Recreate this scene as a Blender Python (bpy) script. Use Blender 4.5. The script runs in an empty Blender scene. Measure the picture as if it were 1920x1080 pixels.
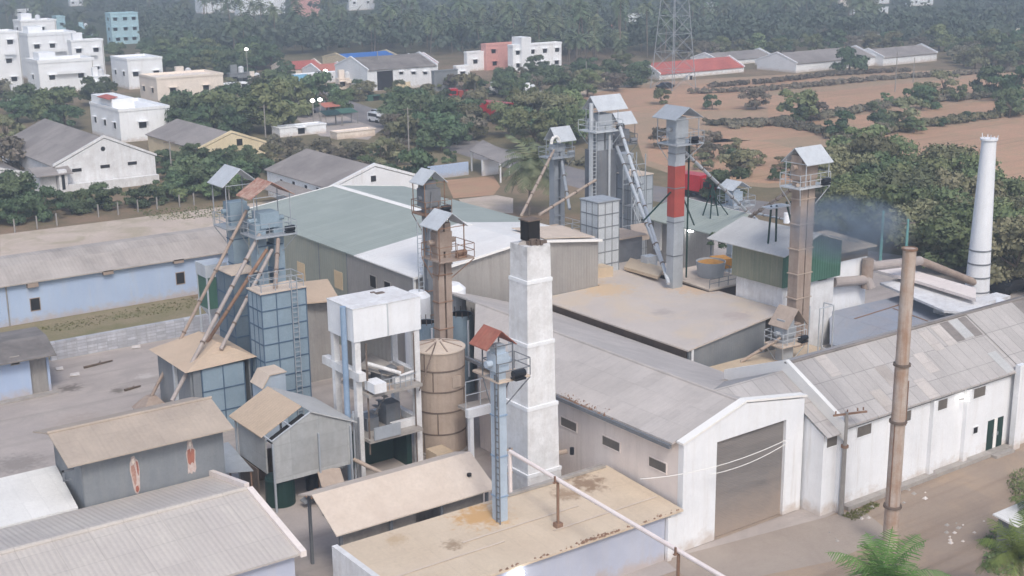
import bpy, math, random
import numpy as np
from mathutils import Vector, Matrix
R = random.Random(7)
C = bpy.context.scene.collection
sc = bpy.context.scene
# ------------------------------------------------------------------ camera model (solved from the vanishing points)
FOC, PIT, ROL, YAW, CAMZ = 2477.1, 0.258769, -0.0119123, 0.950229, 35.0
fw = Vector((math.cos(YAW)*math.cos(PIT), math.sin(YAW)*math.cos(PIT), -math.sin(PIT)))
r0 = Vector((math.sin(YAW), -math.cos(YAW), 0)); u0 = r0.cross(fw)
rt = math.cos(ROL)*r0 + math.sin(ROL)*u0; up = -math.sin(ROL)*r0 + math.cos(ROL)*u0
CAM = Vector((0, 0, CAMZ))
def ray(x, y): return fw + rt*((x-960)/FOC) + up*((540-y)/FOC)
def G(x, y, z=0.0):                       # point of a horizontal plane seen at (x, y) of the 1920 x 1080 photograph
    d = ray(x, y); return CAM + d*((z-CAMZ)/d.z)
def HZ(x, y, bx, by):                     # height above the spot (bx, by)
    d = ray(x, y); return CAMZ + d.z*math.hypot(bx, by)/math.hypot(d.x, d.y)
def onY(x, y, Y): d = ray(x, y); return CAM + d*(Y/d.y)
def onX(x, y, X): d = ray(x, y); return CAM + d*(X/d.x)
def scale_at(p): return FOC/((Vector(p)-CAM).dot(fw))
# ------------------------------------------------------------------ mesh builder
ORG = {}
SPLIT = {'flange','joint_collar','frame_bar','brace','rim_post','post','pilaster','leg','column','beam','stage_band','inner_wall','side_wall','front_wall','rear_wall','wall','stay_pole','strut','porch_column','porch_wall','wall_panel','machine','corner_pier',
         'dark_partition','side_panel','dark_wall','feed_pipe','duct','crossbar','pole','support_post_','base_wall','gable_coping','side_window','bracket','hatch','panel_joint','roof_rib','conduit','seam_rib','sheet_overlap','wall_post'}
class MB:
    def __init__(s): s.v = []; s.f = []; s.c = []
    def add(s, vs, fs):
        n = len(s.v); s.c.append((n, len(s.f))); s.v += [tuple(p) for p in vs]; s.f += [tuple(i+n for i in q) for q in fs]; return s
    def box(s, x0, x1, y0, y1, z0, z1):
        if x0 > x1: x0, x1 = x1, x0
        if y0 > y1: y0, y1 = y1, y0
        return s.add([(x0,y0,z0),(x1,y0,z0),(x1,y1,z0),(x0,y1,z0),(x0,y0,z1),(x1,y0,z1),(x1,y1,z1),(x0,y1,z1)],
                     [(3,2,1,0),(4,5,6,7),(0,1,5,4),(1,2,6,5),(2,3,7,6),(3,0,4,7)])
    def cbox(s, cx, cy, wx, wy, z0, z1): return s.box(cx-wx/2, cx+wx/2, cy-wy/2, cy+wy/2, z0, z1)
    def prism(s, poly, axis, a0, a1):      # poly in (other horizontal axis, z) extruded along axis, or (x, y) along z
        n = len(poly); vs = []
        for a in (a0, a1):
            for p, q in poly:
                vs.append((a,p,q) if axis == 'x' else (p,a,q) if axis == 'y' else (p,q,a))
        fs = [tuple(range(n)), tuple(range(2*n-1, n-1, -1))]
        for i in range(n): j = (i+1) % n; fs.append((j, i, n+i, n+j))
        return s.add(vs, fs)
    def tube(s, p0, p1, r0_, r1_=None, n=10, cap=True):
        p0, p1 = Vector(p0), Vector(p1); r1_ = r0_ if r1_ is None else r1_
        d = (p1-p0).normalized(); a = d.orthogonal().normalized(); b = d.cross(a); vs = []
        for p, r in ((p0, r0_), (p1, r1_)):
            for i in range(n):
                t = 2*math.pi*i/n; vs.append(p + a*(r*math.cos(t)) + b*(r*math.sin(t)))
        fs = [(i, (i+1) % n, n+(i+1) % n, n+i) for i in range(n)]
        if cap: fs += [tuple(range(n-1, -1, -1)), tuple(range(n, 2*n))]
        return s.add(vs, fs)
    def lathe(s, cx, cy, prof, n=28, cap=(True, True)):
        vs = []; fs = []
        for r, z in prof:
            for i in range(n):
                t = 2*math.pi*i/n; vs.append((cx+r*math.cos(t), cy+r*math.sin(t), z))
        for k in range(len(prof)-1):
            for i in range(n):
                j = (i+1) % n; fs.append((k*n+i, k*n+j, (k+1)*n+j, (k+1)*n+i))
        if cap[0]: fs.append(tuple(range(n-1, -1, -1)))
        if cap[1]: fs.append(tuple(range((len(prof)-1)*n, len(prof)*n)))
        return s.add(vs, fs)
    def bar(s, p0, p1, w=0.06): return s.tube(p0, p1, w/2*1.2, n=4)
    def slab(s, pts, th):                   # sloping sheet with thickness th below it
        n = len(pts); vs = [tuple(p) for p in pts] + [(p[0], p[1], p[2]-th) for p in pts]
        fs = [tuple(range(n)), tuple(range(2*n-1, n-1, -1))]
        for i in range(n): j = (i+1) % n; fs.append((j, i, n+i, n+j))
        return s.add(vs, fs)
    def build(s, name, m, parent=None, org=None, smooth=False):
        if parent is not None and name in SPLIT and len(s.c) > 1:      # every countable piece is a part of its own
            first = None; ends = s.c[1:]+[(len(s.v), len(s.f))]
            for (v0, f0), (v1, f1) in zip(s.c, ends):
                q = MB(); q.add(s.v[v0:v1], [tuple(i-v0 for i in f) for f in s.f[f0:f1]]); o = q.build(name, m, parent, org, smooth); first = first or o
            return first
        o_ = Vector(org) if org is not None else (ORG[parent.name] if parent is not None else Vector((0,0,0)))
        me = bpy.data.meshes.new(name); me.from_pydata([tuple(Vector(p)-o_) for p in s.v], [], s.f)
        for mm in (m if isinstance(m, (list, tuple)) else [m]): me.materials.append(mm)
        if smooth: me.shade_smooth()
        ob = bpy.data.objects.new(name, me); C.objects.link(ob)
        if parent is not None: ob.parent = parent
        else: ob.location = o_
        ORG[ob.name] = o_
        me.update(); fixn(me)
        return ob
def fixn(me):
    import bmesh
    if len(me.polygons) > 20000: return
    b = bmesh.new(); b.from_mesh(me); bmesh.ops.recalc_face_normals(b, faces=b.faces); b.to_mesh(me); b.free()
def tag(o, label=None, cat=None, group=None, kind=None):
    if label: o['label'] = label
    if cat: o['category'] = cat
    if group: o['group'] = group
    if kind: o['kind'] = kind
    return o
def thing(name, label, cat, loc=(0,0,0), group=None):
    o = bpy.data.objects.new(name, None); C.objects.link(o); o.location = loc; o.empty_display_size = .3
    ORG[o.name] = Vector(loc); return tag(o, label, cat, group)
def copy_tree(o, parent=None):
    c = o.copy(); C.objects.link(c)
    if parent is not None: c.parent = parent; c.matrix_parent_inverse = o.matrix_parent_inverse
    for ch in list(o.children): copy_tree(ch, c)
    return c
# ------------------------------------------------------------------ materials
def S(r, g, b):
    f = lambda c: (c/255/12.92) if c/255 <= .04045 else ((c/255+.055)/1.055)**2.4
    return (f(r), f(g), f(b), 1)
class NT:
    def __init__(s, name):
        s.m = bpy.data.materials.new(name); s.m.use_nodes = True; s.t = s.m.node_tree; s.n = s.t.nodes
        s.b = s.n['Principled BSDF']; s.geo = s.n.new('ShaderNodeNewGeometry'); s.pos = s.geo.outputs['Position']
    def new(s, t, **k):
        n = s.n.new(t)
        for a, v in k.items(): setattr(n, a, v)
        return n
    def lk(s, a, b): s.t.links.new(a, b)
    def math(s, op, a, b=None, clamp=False):
        n = s.new('ShaderNodeMath', operation=op, use_clamp=clamp)
        for i, x in enumerate((a, b)):
            if x is None: continue
            if isinstance(x, (int, float)): n.inputs[i].default_value = x
            else: s.lk(x, n.inputs[i])
        return n.outputs[0]
    def vmul(s, v, k):
        n = s.new('ShaderNodeVectorMath', operation='MULTIPLY'); s.lk(v, n.inputs[0]); n.inputs[1].default_value = k; return n.outputs[0]
    def noise(s, v, sc_, det=5, ro=.6, dist=0):
        n = s.new('ShaderNodeTexNoise'); s.lk(v, n.inputs['Vector']); n.inputs['Scale'].default_value = sc_
        n.inputs['Detail'].default_value = det; n.inputs['Roughness'].default_value = ro; n.inputs['Distortion'].default_value = dist
        return n.outputs['Fac']
    def ramp(s, f, a, b):
        n = s.new('ShaderNodeMapRange'); s.lk(f, n.inputs[0]); n.inputs[1].default_value = a; n.inputs[2].default_value = b; return n.outputs[0]
    def mix(s, f, a, b, mode='MIX'):
        n = s.new('ShaderNodeMix', data_type='RGBA', blend_type=mode)
        if isinstance(f, (int, float)): n.inputs[0].default_value = f
        else: s.lk(f, n.inputs[0])
        for i, x in ((6, a), (7, b)):
            if isinstance(x, tuple): n.inputs[i].default_value = x
            else: s.lk(x, n.inputs[i])
        return n.outputs[2]
    def sep(s, v):
        n = s.new('ShaderNodeSeparateXYZ'); s.lk(v, n.inputs[0]); return n.outputs
    def comb(s, x, y, z=0.0):
        n = s.new('ShaderNodeCombineXYZ')
        for i, q in enumerate((x, y, z)):
            if isinstance(q, (int, float)): n.inputs[i].default_value = q
            else: s.lk(q, n.inputs[i])
        return n.outputs[0]
def mat(name, c1, c2=None, ns=.6, rough=.85, streak=0, c3=None, blot=0, c4=None, corr=None, sheet=None, metal=0, bump=0.0, spec=.3, spots=None, tex=0.25):
    """c1/c2 mottled together; streak: amount of vertical run-off stain c3; blot: amount of big dust patches c4;
    corr=(axis, period): corrugated bump; sheet=(axis, long, short, contrast, seam): separate roofing sheets; spots=[(x, y, radius, colour)]"""
    k = NT(name); c2 = c2 or tuple(x*.8 for x in c1[:3])+(1,)
    col = k.mix(k.ramp(k.noise(k.pos, ns, 6, .65), .32, .68), c1, c2)
    if tex:
        fine = k.ramp(k.noise(k.pos, 5.5, 4, .7), .25, .75)
        col = k.mix(tex, col, k.mix(fine, (.45,.45,.45,1), (1.0,1.0,1.0,1)), 'MULTIPLY')
        col = k.mix(1.0, col, (1+tex*.3,)*3+(1,), 'MULTIPLY')
    if sheet:
        ax, L, W, con, seam = sheet
        x, y, z = k.sep(k.pos)
        a, b = (x, y) if ax == 'x' else (y, x) if ax == 'y' else (z, x)
        br = k.new('ShaderNodeTexBrick', offset=.0)
        k.lk(k.comb(b, a), br.inputs['Vector'])
        br.inputs['Color1'].default_value = (1,1,1,1); br.inputs['Color2'].default_value = (1-con,)*3+(1,)
        br.inputs['Mortar'].default_value = (seam,)*3+(1,); br.inputs['Scale'].default_value = 1
        br.inputs['Mortar Size'].default_value = .035; br.inputs['Mortar Smooth'].default_value = .6
        br.inputs['Brick Width'].default_value = L; br.inputs['Row Height'].default_value = W
        # break the seams up
        f = k.ramp(k.noise(k.pos, .5, 3), .15, .48)
        col = k.mix(f, col, k.mix(1.0, col, br.outputs['Color'], 'MULTIPLY'))
    if blot: col = k.mix(k.math('MULTIPLY', k.ramp(k.noise(k.pos, .22, 7, .7, .6), .46, .62), blot), col, c4)
    if streak:
        v = k.vmul(k.pos, (2.2, 2.2, .16))
        col = k.mix(k.math('MULTIPLY', k.ramp(k.noise(v, 1.0, 6, .7), .45, .75), streak), col, c3 or tuple(x*.55 for x in c1[:3])+(1,))
    for (sx, sy, sr, scol) in spots or []:
        x, y, z = k.sep(k.pos)
        d = k.math('SQRT', k.math('ADD', k.math('POWER', k.math('SUBTRACT', x, sx), 2.0), k.math('POWER', k.math('SUBTRACT', y, sy), 2.0)))
        m_ = k.math('ADD', k.math('DIVIDE', d, sr), k.math('MULTIPLY', k.math('SUBTRACT', k.noise(k.pos, 2.0, 6, .75), .5), 3.2))
        col = k.mix(k.ramp(m_, .95, .35), col, scol)
    k.lk(col, k.b.inputs['Base Color'])
    k.b.inputs['Roughness'].default_value = rough; k.b.inputs['Metallic'].default_value = metal
    k.b.inputs['Specular IOR Level'].default_value = spec
    h = None
    if corr:
        x, y, z = k.sep(k.pos); a = {'x': x, 'y': y, 'z': z}.get(corr[0]) or k.math('ADD', x, y)
        h = k.math('SINE', k.math('MULTIPLY', a, 2*math.pi/corr[1]))
        bp = k.new('ShaderNodeBump'); bp.inputs['Strength'].default_value = corr[2] if len(corr) > 2 else .13; bp.inputs['Distance'].default_value = corr[1]*.25
        k.lk(h, bp.inputs['Height']); k.lk(bp.outputs[0], k.b.inputs['Normal'])
    elif bump:
        bp = k.new('ShaderNodeBump'); bp.inputs['Strength'].default_value = bump; bp.inputs['Distance'].default_value = .1
        k.lk(k.noise(k.pos, 3.0, 6, .7), bp.inputs['Height']); k.lk(bp.outputs[0], k.b.inputs['Normal'])
    return k.m
def add_stain(m, fac, c):
    t = m.node_tree; b = t.nodes['Principled BSDF']; src = b.inputs['Base Color'].links[0].from_socket
    n = t.nodes.new('ShaderNodeMix'); n.data_type = 'RGBA'; t.links.new(src, n.inputs[6]); n.inputs[7].default_value = c
    g_ = t.nodes.new('ShaderNodeNewGeometry'); fac(t, g_.outputs['Position'], n.inputs[0]); t.links.new(n.outputs[2], b.inputs['Base Color'])
def soot(t, pos, out):              # soot worn into the upper courses of the masonry, ragged lower edge
    s_ = t.nodes.new('ShaderNodeSeparateXYZ'); t.links.new(pos, s_.inputs[0])
    n = t.nodes.new('ShaderNodeTexNoise'); t.links.new(pos, n.inputs['Vector']); n.inputs['Scale'].default_value = 1.6; n.inputs['Detail'].default_value = 6
    a = t.nodes.new('ShaderNodeMath'); a.operation = 'MULTIPLY'; t.links.new(n.outputs['Fac'], a.inputs[0]); a.inputs[1].default_value = 6
    b = t.nodes.new('ShaderNodeMath'); t.links.new(a.outputs[0], b.inputs[0]); t.links.new(s_.outputs[2], b.inputs[1])
    r = t.nodes.new('ShaderNodeMapRange'); t.links.new(b.outputs[0], r.inputs[0]); r.inputs[1].default_value = 19.2; r.inputs[2].default_value = 21.5; r.inputs[4].default_value = .45; t.links.new(r.outputs[0], out)
def ruts(t, pos, out):              # wheel ruts worn along the lane
    v = t.nodes.new('ShaderNodeVectorMath'); v.operation = 'MULTIPLY'; t.links.new(pos, v.inputs[0]); v.inputs[1].default_value = (.035, .75, 0)
    n = t.nodes.new('ShaderNodeTexNoise'); t.links.new(v.outputs[0], n.inputs['Vector']); n.inputs['Scale'].default_value = 1; n.inputs['Detail'].default_value = 7; n.inputs['Distortion'].default_value = .3
    r = t.nodes.new('ShaderNodeMapRange'); t.links.new(n.outputs['Fac'], r.inputs[0]); r.inputs[1].default_value = .5; r.inputs[2].default_value = .68; r.inputs[4].default_value = .55; t.links.new(r.outputs[0], out)
def leafmat(name, ca, cb, cc=None):
    k = NT(name)
    oi = k.new('ShaderNodeObjectInfo')
    col = k.mix(k.geo.outputs['Random Per Island'], ca, cb)
    col = k.mix(k.ramp(k.noise(k.pos, .35, 3), .35, .65), col, k.mix(.55, col, cc or cb))
    # each plant its own tint
    hs = k.new('ShaderNodeHueSaturation'); k.lk(col, hs.inputs['Color'])
    k.lk(k.math('ADD', k.math('MULTIPLY', oi.outputs['Random'], .07), .46), hs.inputs['Hue'])
    k.lk(k.math('ADD', k.math('MULTIPLY', k.math('FRACT', k.math('MULTIPLY', oi.outputs['Random'], 7.31)), .6), .75), hs.inputs['Value'])
    k.lk(hs.outputs[0], k.b.inputs['Base Color']); k.b.inputs['Roughness'].default_value = .75
    k.b.inputs['Specular IOR Level'].default_value = .15
    return k.m
def lampmat(name, c, s):
    k = NT(name); k.b.inputs['Base Color'].default_value = (.9,.9,.9,1)
    k.b.inputs['Emission Color'].default_value = c; k.b.inputs['Emission Strength'].default_value = s; return k.m
dust = S(205,188,168); sand = S(200,176,146)
M = {}
M['white'] = mat('white_wash', S(238,240,243), S(228,230,233), .5, streak=.22, c3=S(204,198,190), bump=.1, tex=.12)
M['white_old'] = mat('old_white_wash', S(234,235,236), S(210,209,209), .8, streak=.4, c3=S(178,170,163), bump=.25, tex=.25)
M['white_house'] = mat('house_paint', S(246,248,250), S(238,240,242), .3, streak=.15, c3=S(200,197,194), tex=.06)
M['cream'] = mat('cream_paint', S(244,232,220), S(234,221,208), .3, streak=.25, c3=S(180,165,150), tex=.1)
M['warm_white'] = mat('warm_white_wall', S(236,226,220), S(224,213,207), .4, streak=.2, c3=S(176,158,146), tex=.12)
M['blue_wall'] = mat('pale_blue_wall', S(178,196,222), S(168,186,214), .3, streak=.3, c3=S(196,200,212), tex=.12)
M['blue_wall_front'] = mat('front_blue_wall', S(186,191,206), S(175,181,198), .4, streak=.3, c3=S(190,186,186), tex=.1)
M['yellow_wall'] = mat('yellow_wall', S(232,216,184), S(218,200,166), .4, streak=.3, tex=.15)
M['pink_wall'] = mat('pink_wall', S(222,170,160), S(206,150,142), .2, tex=.1)
M['lblue_wall'] = mat('light_blue_wall', S(182,212,220), S(170,202,212), .2, tex=.1)
M['concrete'] = mat('old_concrete', S(176,170,164), S(150,144,138), 1.2, streak=.3, bump=.2)
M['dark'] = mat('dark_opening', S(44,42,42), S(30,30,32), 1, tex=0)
M['glass'] = mat('dark_glass', S(58,62,66), S(46,48,52), 1, rough=.2, tex=0)
M['asb'] = mat('asbestos_roof', S(182,174,168), S(164,156,151), .35, sheet=('x', 2.2, 1.05, .16, .82), corr=('x', .35), blot=.35, c4=S(196,190,184))
M['asb_r'] = mat('patched_asbestos_roof', S(188,183,180), S(176,171,168), .4, sheet=('x', 1.9, 1.05, .12, .6), corr=('x', .35), blot=.25, c4=S(166,161,158))
M['asb_g'] = mat('dusty_gate_roof', S(194,187,182), S(184,177,172), .3, sheet=('y', 1.8, 1.05, .1, .8), corr=('y', .35, .05), blot=.5, c4=S(204,196,190))
M['asb_d'] = mat('dark_asbestos_roof', S(140,134,130), S(118,113,110), .25, sheet=('y', 2.2, 1.1, .2, .8), corr=('y', .4), blot=.4, c4=S(158,150,145))
M['asb_far'] = mat('weathered_far_roof', S(160,153,149), S(136,130,127), .12, sheet=('y', 3, 1.5, .16, .8), blot=.3, c4=S(172,165,160))
M['roof_bl'] = mat('dusty_corrugated_roof', S(202,195,187), S(190,183,177), .3, sheet=('x', 1.9, 1.9, .07, .80), corr=('x', .30, .22), blot=.4, c4=S(184,176,172))
M['roof_w'] = mat('white_sheet_roof', S(232,231,228), S(220,219,216), .4, sheet=('x', 2.5, 1.1, .06, .9), rough=.5)
M['roof_tan'] = mat('tan_roof', S(182,168,154), S(168,155,143), .5, sheet=('x', 3, 1.1, .08, .9), corr=('x', .3, .08), blot=.4, c4=S(192,178,162))
M['roof_sand'] = mat('sandy_sheet_roof', S(212,195,172), S(202,184,162), .35, sheet=('x', 4, 1.1, .06, .9), blot=.5, c4=S(212,196,176),
    spots=[(46.3,57.3,1.5,S(150,128,108)), (44.4,56.9,1.0,S(164,142,120)), (38.6,57.3,1.9,S(200,162,116)), (35.5,55.4,.7,S(160,140,118)), (33.2,57.6,.7,S(190,168,140))])
M['roof_shed'] = mat('sandy_shed_roof', S(212,198,184), S(202,187,172), .5, corr=('x', .3, .06), blot=.5, c4=S(190,174,160))
M['roof_dust'] = mat('dust_covered_roof', S(202,192,184), S(190,181,174), .18, blot=.7, c4=S(206,190,170), spots=[(72,86.5,3.0,S(206,182,152)), (78.5,82,3.0,S(204,178,152)), (71,78,1.2,S(178,168,162)), (75,73.5,1.6,S(182,170,164))])
M['roof_green'] = mat('pale_green_sheet_roof', S(166,173,165), S(157,165,157), .25, sheet=('y', 6, 1.0, .08, .8), corr=('y', .5), rough=.5, tex=.1)
M['roof_whs'] = mat('bright_sheet_roof', S(240,238,234), S(230,228,225), .25, sheet=('y', 6, 1.0, .06, .86), blot=.25, c4=S(214,206,200), rough=.5, tex=.1)
M['trim_w'] = mat('white_trim', S(242,240,236), S(234,232,228), .5, tex=.05)
M['corr_g'] = mat('grey_corrugated_wall', S(166,162,158), S(148,145,142), .3, corr=('xy', .3), streak=.45, c3=S(130,122,116), rough=.6)
M['corr_y'] = mat('green_grey_corrugated_wall', S(160,162,150), S(142,146,136), .22, corr=('y', .4), streak=.4, c3=S(190,178,150), rough=.6)
M['corr_s'] = mat('blue_grey_sheet_wall', S(138,142,146), S(122,127,132), .4, corr=('x', .3, .04), streak=.3, c3=S(158,156,152), rough=.6)
M['corr_sy'] = mat('blue_grey_side_wall', S(136,140,144), S(120,125,130), .4, corr=('y', .3), streak=.3, c3=S(158,156,152), rough=.6)
M['galv'] = mat('galvanised_sheet', S(176,182,188), S(160,166,173), .7, streak=.3, c3=S(140,140,142), rough=.5, metal=.1)
M['galv_l'] = mat('light_galvanised_sheet', S(204,209,213), S(188,193,198), .7, streak=.25, c3=S(160,158,156), rough=.5, metal=.1)
M['galv_d'] = mat('dark_galvanised_steel', S(128,132,138), S(106,110,116), .8, streak=.3, c3=S(150,140,130), rough=.55, metal=.1)
M['blue_silo'] = mat('blue_grey_panel_steel', S(148,167,180), S(134,153,167), .6, streak=.4, c3=S(140,152,160), rough=.5)
M['blue_dk'] = mat('dull_blue_steel', S(110,126,138), S(96,112,124), .6, streak=.4, c3=S(112,116,120), rough=.55)
M['blue_lt'] = mat('light_blue_paint', S(180,194,208), S(168,183,198), .8, streak=.3, c3=S(170,172,176), rough=.5)
M['blue_pipe'] = mat('blue_pipe_paint', S(146,168,192), S(132,154,180), .9, streak=.3, rough=.5)
M['rust'] = mat('rusty_steel', S(150,120,100), S(120,92,76), 1.5, streak=.5, c3=S(170,150,132), rough=.8)
M['rust_r'] = mat('red_rusted_sheet', S(168,104,88), S(148,92,78), 1.4, streak=.3, c3=S(180,140,120), corr=('y', .3), rough=.7)
M['rust_dust'] = mat('dusty_brown_steel', S(172,156,144), S(152,136,125), 1.0, streak=.5, c3=S(132,108,94), rough=.8)
M['silo_tan'] = mat('dusty_tan_steel', S(186,170,156), S(170,154,141), .8, streak=.5, c3=S(154,134,118), rough=.7)
M['seam'] = mat('seam_steel', S(122,108,98), S(104,92,84), 1, rough=.8)
M['seam_b'] = mat('blue_seam_steel', S(86,108,130), S(74,95,116), 1, rough=.7)
M['seam_g'] = mat('grey_seam_steel', S(132,136,140), S(116,120,124), 1, rough=.7)
M['red'] = mat('red_paint', S(172,78,70), S(152,72,64), .8, streak=.3, c3=S(150,90,80), rough=.6)
M['green_p'] = mat('green_panel_wall', S(74,112,96), S(66,100,86), .5, corr=('x', .3), streak=.2, rough=.6)
M['green_py'] = mat('green_grey_panel_wall', S(130,134,118), S(112,120,104), .35, corr=('y', .3), streak=.5, c3=S(168,158,136), rough=.6)
M['rust_stripe'] = mat('rust_striped_sheet', S(206,182,166), S(164,104,88), 2.2, streak=.2, c3=S(190,160,146), sheet=('y', 3, .3, .25, .8), rough=.7)
M['green_dk'] = mat('dark_green_paint', S(36,66,60), S(30,54,50), 1, rough=.5)
M['sand'] = mat('sand_grain', S(208,190,166), S(194,175,150), .5, bump=.3)
M['grain'] = mat('orange_grain', S(206,150,78), S(186,132,66), 2.5, bump=.3)
M['dusttop'] = mat('dust_layer', S(212,196,180), S(198,182,166), .8, bump=.2)
M['sandroof'] = mat('brown_sandy_roof', S(200,180,158), S(188,168,147), .6, corr=('y', .3), blot=.4, c4=S(204,180,158))
M['greyblue'] = mat('blue_grey_roof', S(160,167,180), S(148,156,170), .3, sheet=('y', 5.2, 3.4, .06, .74), blot=.35, c4=S(172,160,156))
M['pipe_rust'] = mat('flaking_chimney_steel', S(190,180,172), S(168,144,126), .9, streak=.8, c3=S(146,108,82), rough=.75)
M['duct'] = mat('dusty_duct', S(180,170,164), S(160,150,146), .8, streak=.3, rough=.6)
M['pinkpipe'] = mat('pale_pipe_paint', S(240,230,226), S(228,216,212), .9, tex=.1)
M['pole'] = mat('concrete_pole', S(160,156,152), S(140,136,132), 1.5)
M['teal'] = mat('teal_paint', S(120,176,170), S(104,160,156), 1)
M['brick_w'] = mat('whitewashed_brick', S(206,208,214), S(184,186,194), .9, sheet=('w', .9, .28, .3, .62), streak=.5, c3=S(150,146,146), bump=.3)
M['redroof'] = mat('red_tile_roof', S(190,108,98), S(170,94,86), .2, tex=.2)
M['redroof2'] = mat('faded_red_roof', S(196,128,112), S(180,112,98), .2, tex=.2)
M['pane_grey'] = mat('grey_opening', S(118,112,106), S(100,96,92), 1, tex=.1)  # even grey for the panes of the hall windows
M['strip'] = mat('pale_dirt_strip', S(206,190,176), S(190,174,160), .12, blot=.55, c4=S(160,150,120), rough=.95)
M['apron'] = mat('gate_apron', S(166,153,142), S(154,142,132), .2, blot=.4, c4=S(176,164,152), rough=.95)
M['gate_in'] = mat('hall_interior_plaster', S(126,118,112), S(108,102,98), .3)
M['hut_sheet'] = mat('patched_sheet_wall', S(190,192,192), S(172,174,174), .8, streak=.4, c3=S(150,146,140), sheet=('w', 2.0, 1.1, .22, .75), rough=.55)
M['roof_grey'] = mat('plain_grey_sheet_roof', S(196,196,194), S(182,182,181), .4, sheet=('y', 6, 1.0, .05, .9), rough=.6)
M['redroof3'] = M['redroof2']
M['blueroof'] = mat('bright_blue_roof', S(62,118,190), S(54,106,176), .2, tex=.1)
M['cyanroof'] = mat('light_blue_canopy', S(132,184,206), S(120,172,196), .2, tex=.1)
M['red_v'] = mat('red_vehicle_paint', S(196,44,52), S(182,40,48), .8, rough=.35, tex=.05)
M['white_v'] = mat('white_vehicle_paint', S(226,228,230), S(212,214,218), .8, rough=.35, tex=.05)
M['yellow_v'] = mat('yellow_vehicle_paint', S(226,184,40), S(206,166,38), .8, rough=.4, tex=.05)
M['dark_v'] = mat('dark_vehicle_paint', S(40,44,50), S(34,36,42), .8, rough=.3, tex=0)
M['tyre'] = mat('tyre_rubber', S(34,33,33), S(28,28,28), 2)
M['bark'] = mat('bark', S(112,98,86), S(88,76,66), 3, bump=.4)
M['palmbark'] = mat('palm_bark', S(136,124,112), S(112,102,92), 3, bump=.4)
M['panel_warm'] = mat('warm_skylight_panel', S(220,196,160), S(208,182,146), .8)
M['brown_wall'] = mat('brown_plank_wall', S(122,104,84), S(98,82,66), 1.5, streak=.5)
M['mural_w'] = mat('mural_pale_paint', S(206,196,192), S(186,160,150), 4, tex=.2)
M['mural_r'] = mat('mural_red_paint', S(176,92,84), S(200,170,160), 5, tex=.2)
M['mural_t'] = mat('mural_tan_paint', S(188,158,144), S(160,116,104), 6, tex=.2)
M['lamp'] = lampmat('lit_lamp', (.93, .97, 1, 1), 14)
M['lamp_y'] = lampmat('lit_far_lamp', (1, .97, .9, 1), 8)
# foliage
M['leaf_a'] = leafmat('leaf_green', S(112,126,88), S(78,96,66), S(128,136,100))
M['leaf_b'] = leafmat('leaf_dark_green', S(90,108,82), S(62,82,62), S(106,120,88))
M['leaf_c'] = leafmat('leaf_olive', S(120,122,94), S(94,100,74), S(136,134,104))
M['leaf_d'] = leafmat('scrub_brown_grey', S(128,120,108), S(102,97,88), S(114,114,92))
M['leaf_p'] = leafmat('palm_frond', S(104,120,92), S(76,94,74), S(124,128,98))
M['leaf_n'] = leafmat('near_palm_frond', S(106,136,70), S(70,102,48), S(126,142,86))
M['leaf_f'] = leafmat('hazed_wood_leaf', S(94,110,96), S(66,84,76), S(108,120,104))  # green shifted bluish, distance haze mixed into the leaf colour
M['grass'] = leafmat('grass_blade', S(104,112,66), S(84,92,58), S(128,122,84))
# grounds
def groundmat():
    k = NT('dry_earth')
    big = k.ramp(k.noise(k.pos, .012, 6, .6, .4), .4, .6)
    med = k.ramp(k.noise(k.pos, .09, 6, .7), .42, .62)
    fin = k.ramp(k.noise(k.pos, .9, 6, .75), .3, .7)
    col = k.mix(big, S(150,128,108), S(132,124,98))
    col = k.mix(k.math('MULTIPLY', med, .75), col, S(108,104,80))
    col = k.mix(.35, col, k.mix(fin, (.5,.5,.5,1), (1.1,1.1,1.1,1)), 'MULTIPLY')
    # far off it is all orchard floor
    x, y, z = k.sep(k.pos)
    d = k.math('SQRT', k.math('ADD', k.math('POWER', x, 2.0), k.math('POWER', y, 2.0)))
    col = k.mix(k.ramp(d, 380, 560), col, S(78,84,62))
    k.lk(col, k.b.inputs['Base Color']); k.b.inputs['Roughness'].default_value = .95; k.b.inputs['Specular IOR Level'].default_value = .1
    return k.m
M['ground'] = groundmat()
M['yard'] = mat('dusty_concrete_yard', S(180,170,164), S(164,155,150), .12, blot=.6, c4=S(190,180,172), bump=.2, rough=.95, spots=[(22,90,2.2,S(150,142,136)),(27,86,1.8,S(152,144,138)),(40,107,1.6,S(146,138,130)),(36,103,1.0,S(196,188,182)),(30,104,1.2,S(120,112,106)), (33,101,.9,S(128,120,112)), (28,96,2.6,S(172,160,152))])
M['dirt'] = mat('dirt_lane', S(162,146,131), S(148,132,119), .16, blot=.6, c4=S(174,152,130), bump=.4, rough=.95)
add_stain(M['dirt'], ruts, S(126,108,94))
M['chimney_w'] = mat('chimney_white_wash', S(234,235,237), S(208,208,208), .9, streak=.35, c3=S(184,176,170), bump=.3, tex=.3); add_stain(M['chimney_w'], soot, S(110,104,100))
add_stain(M['yard'], ruts, S(150,141,134))
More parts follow.
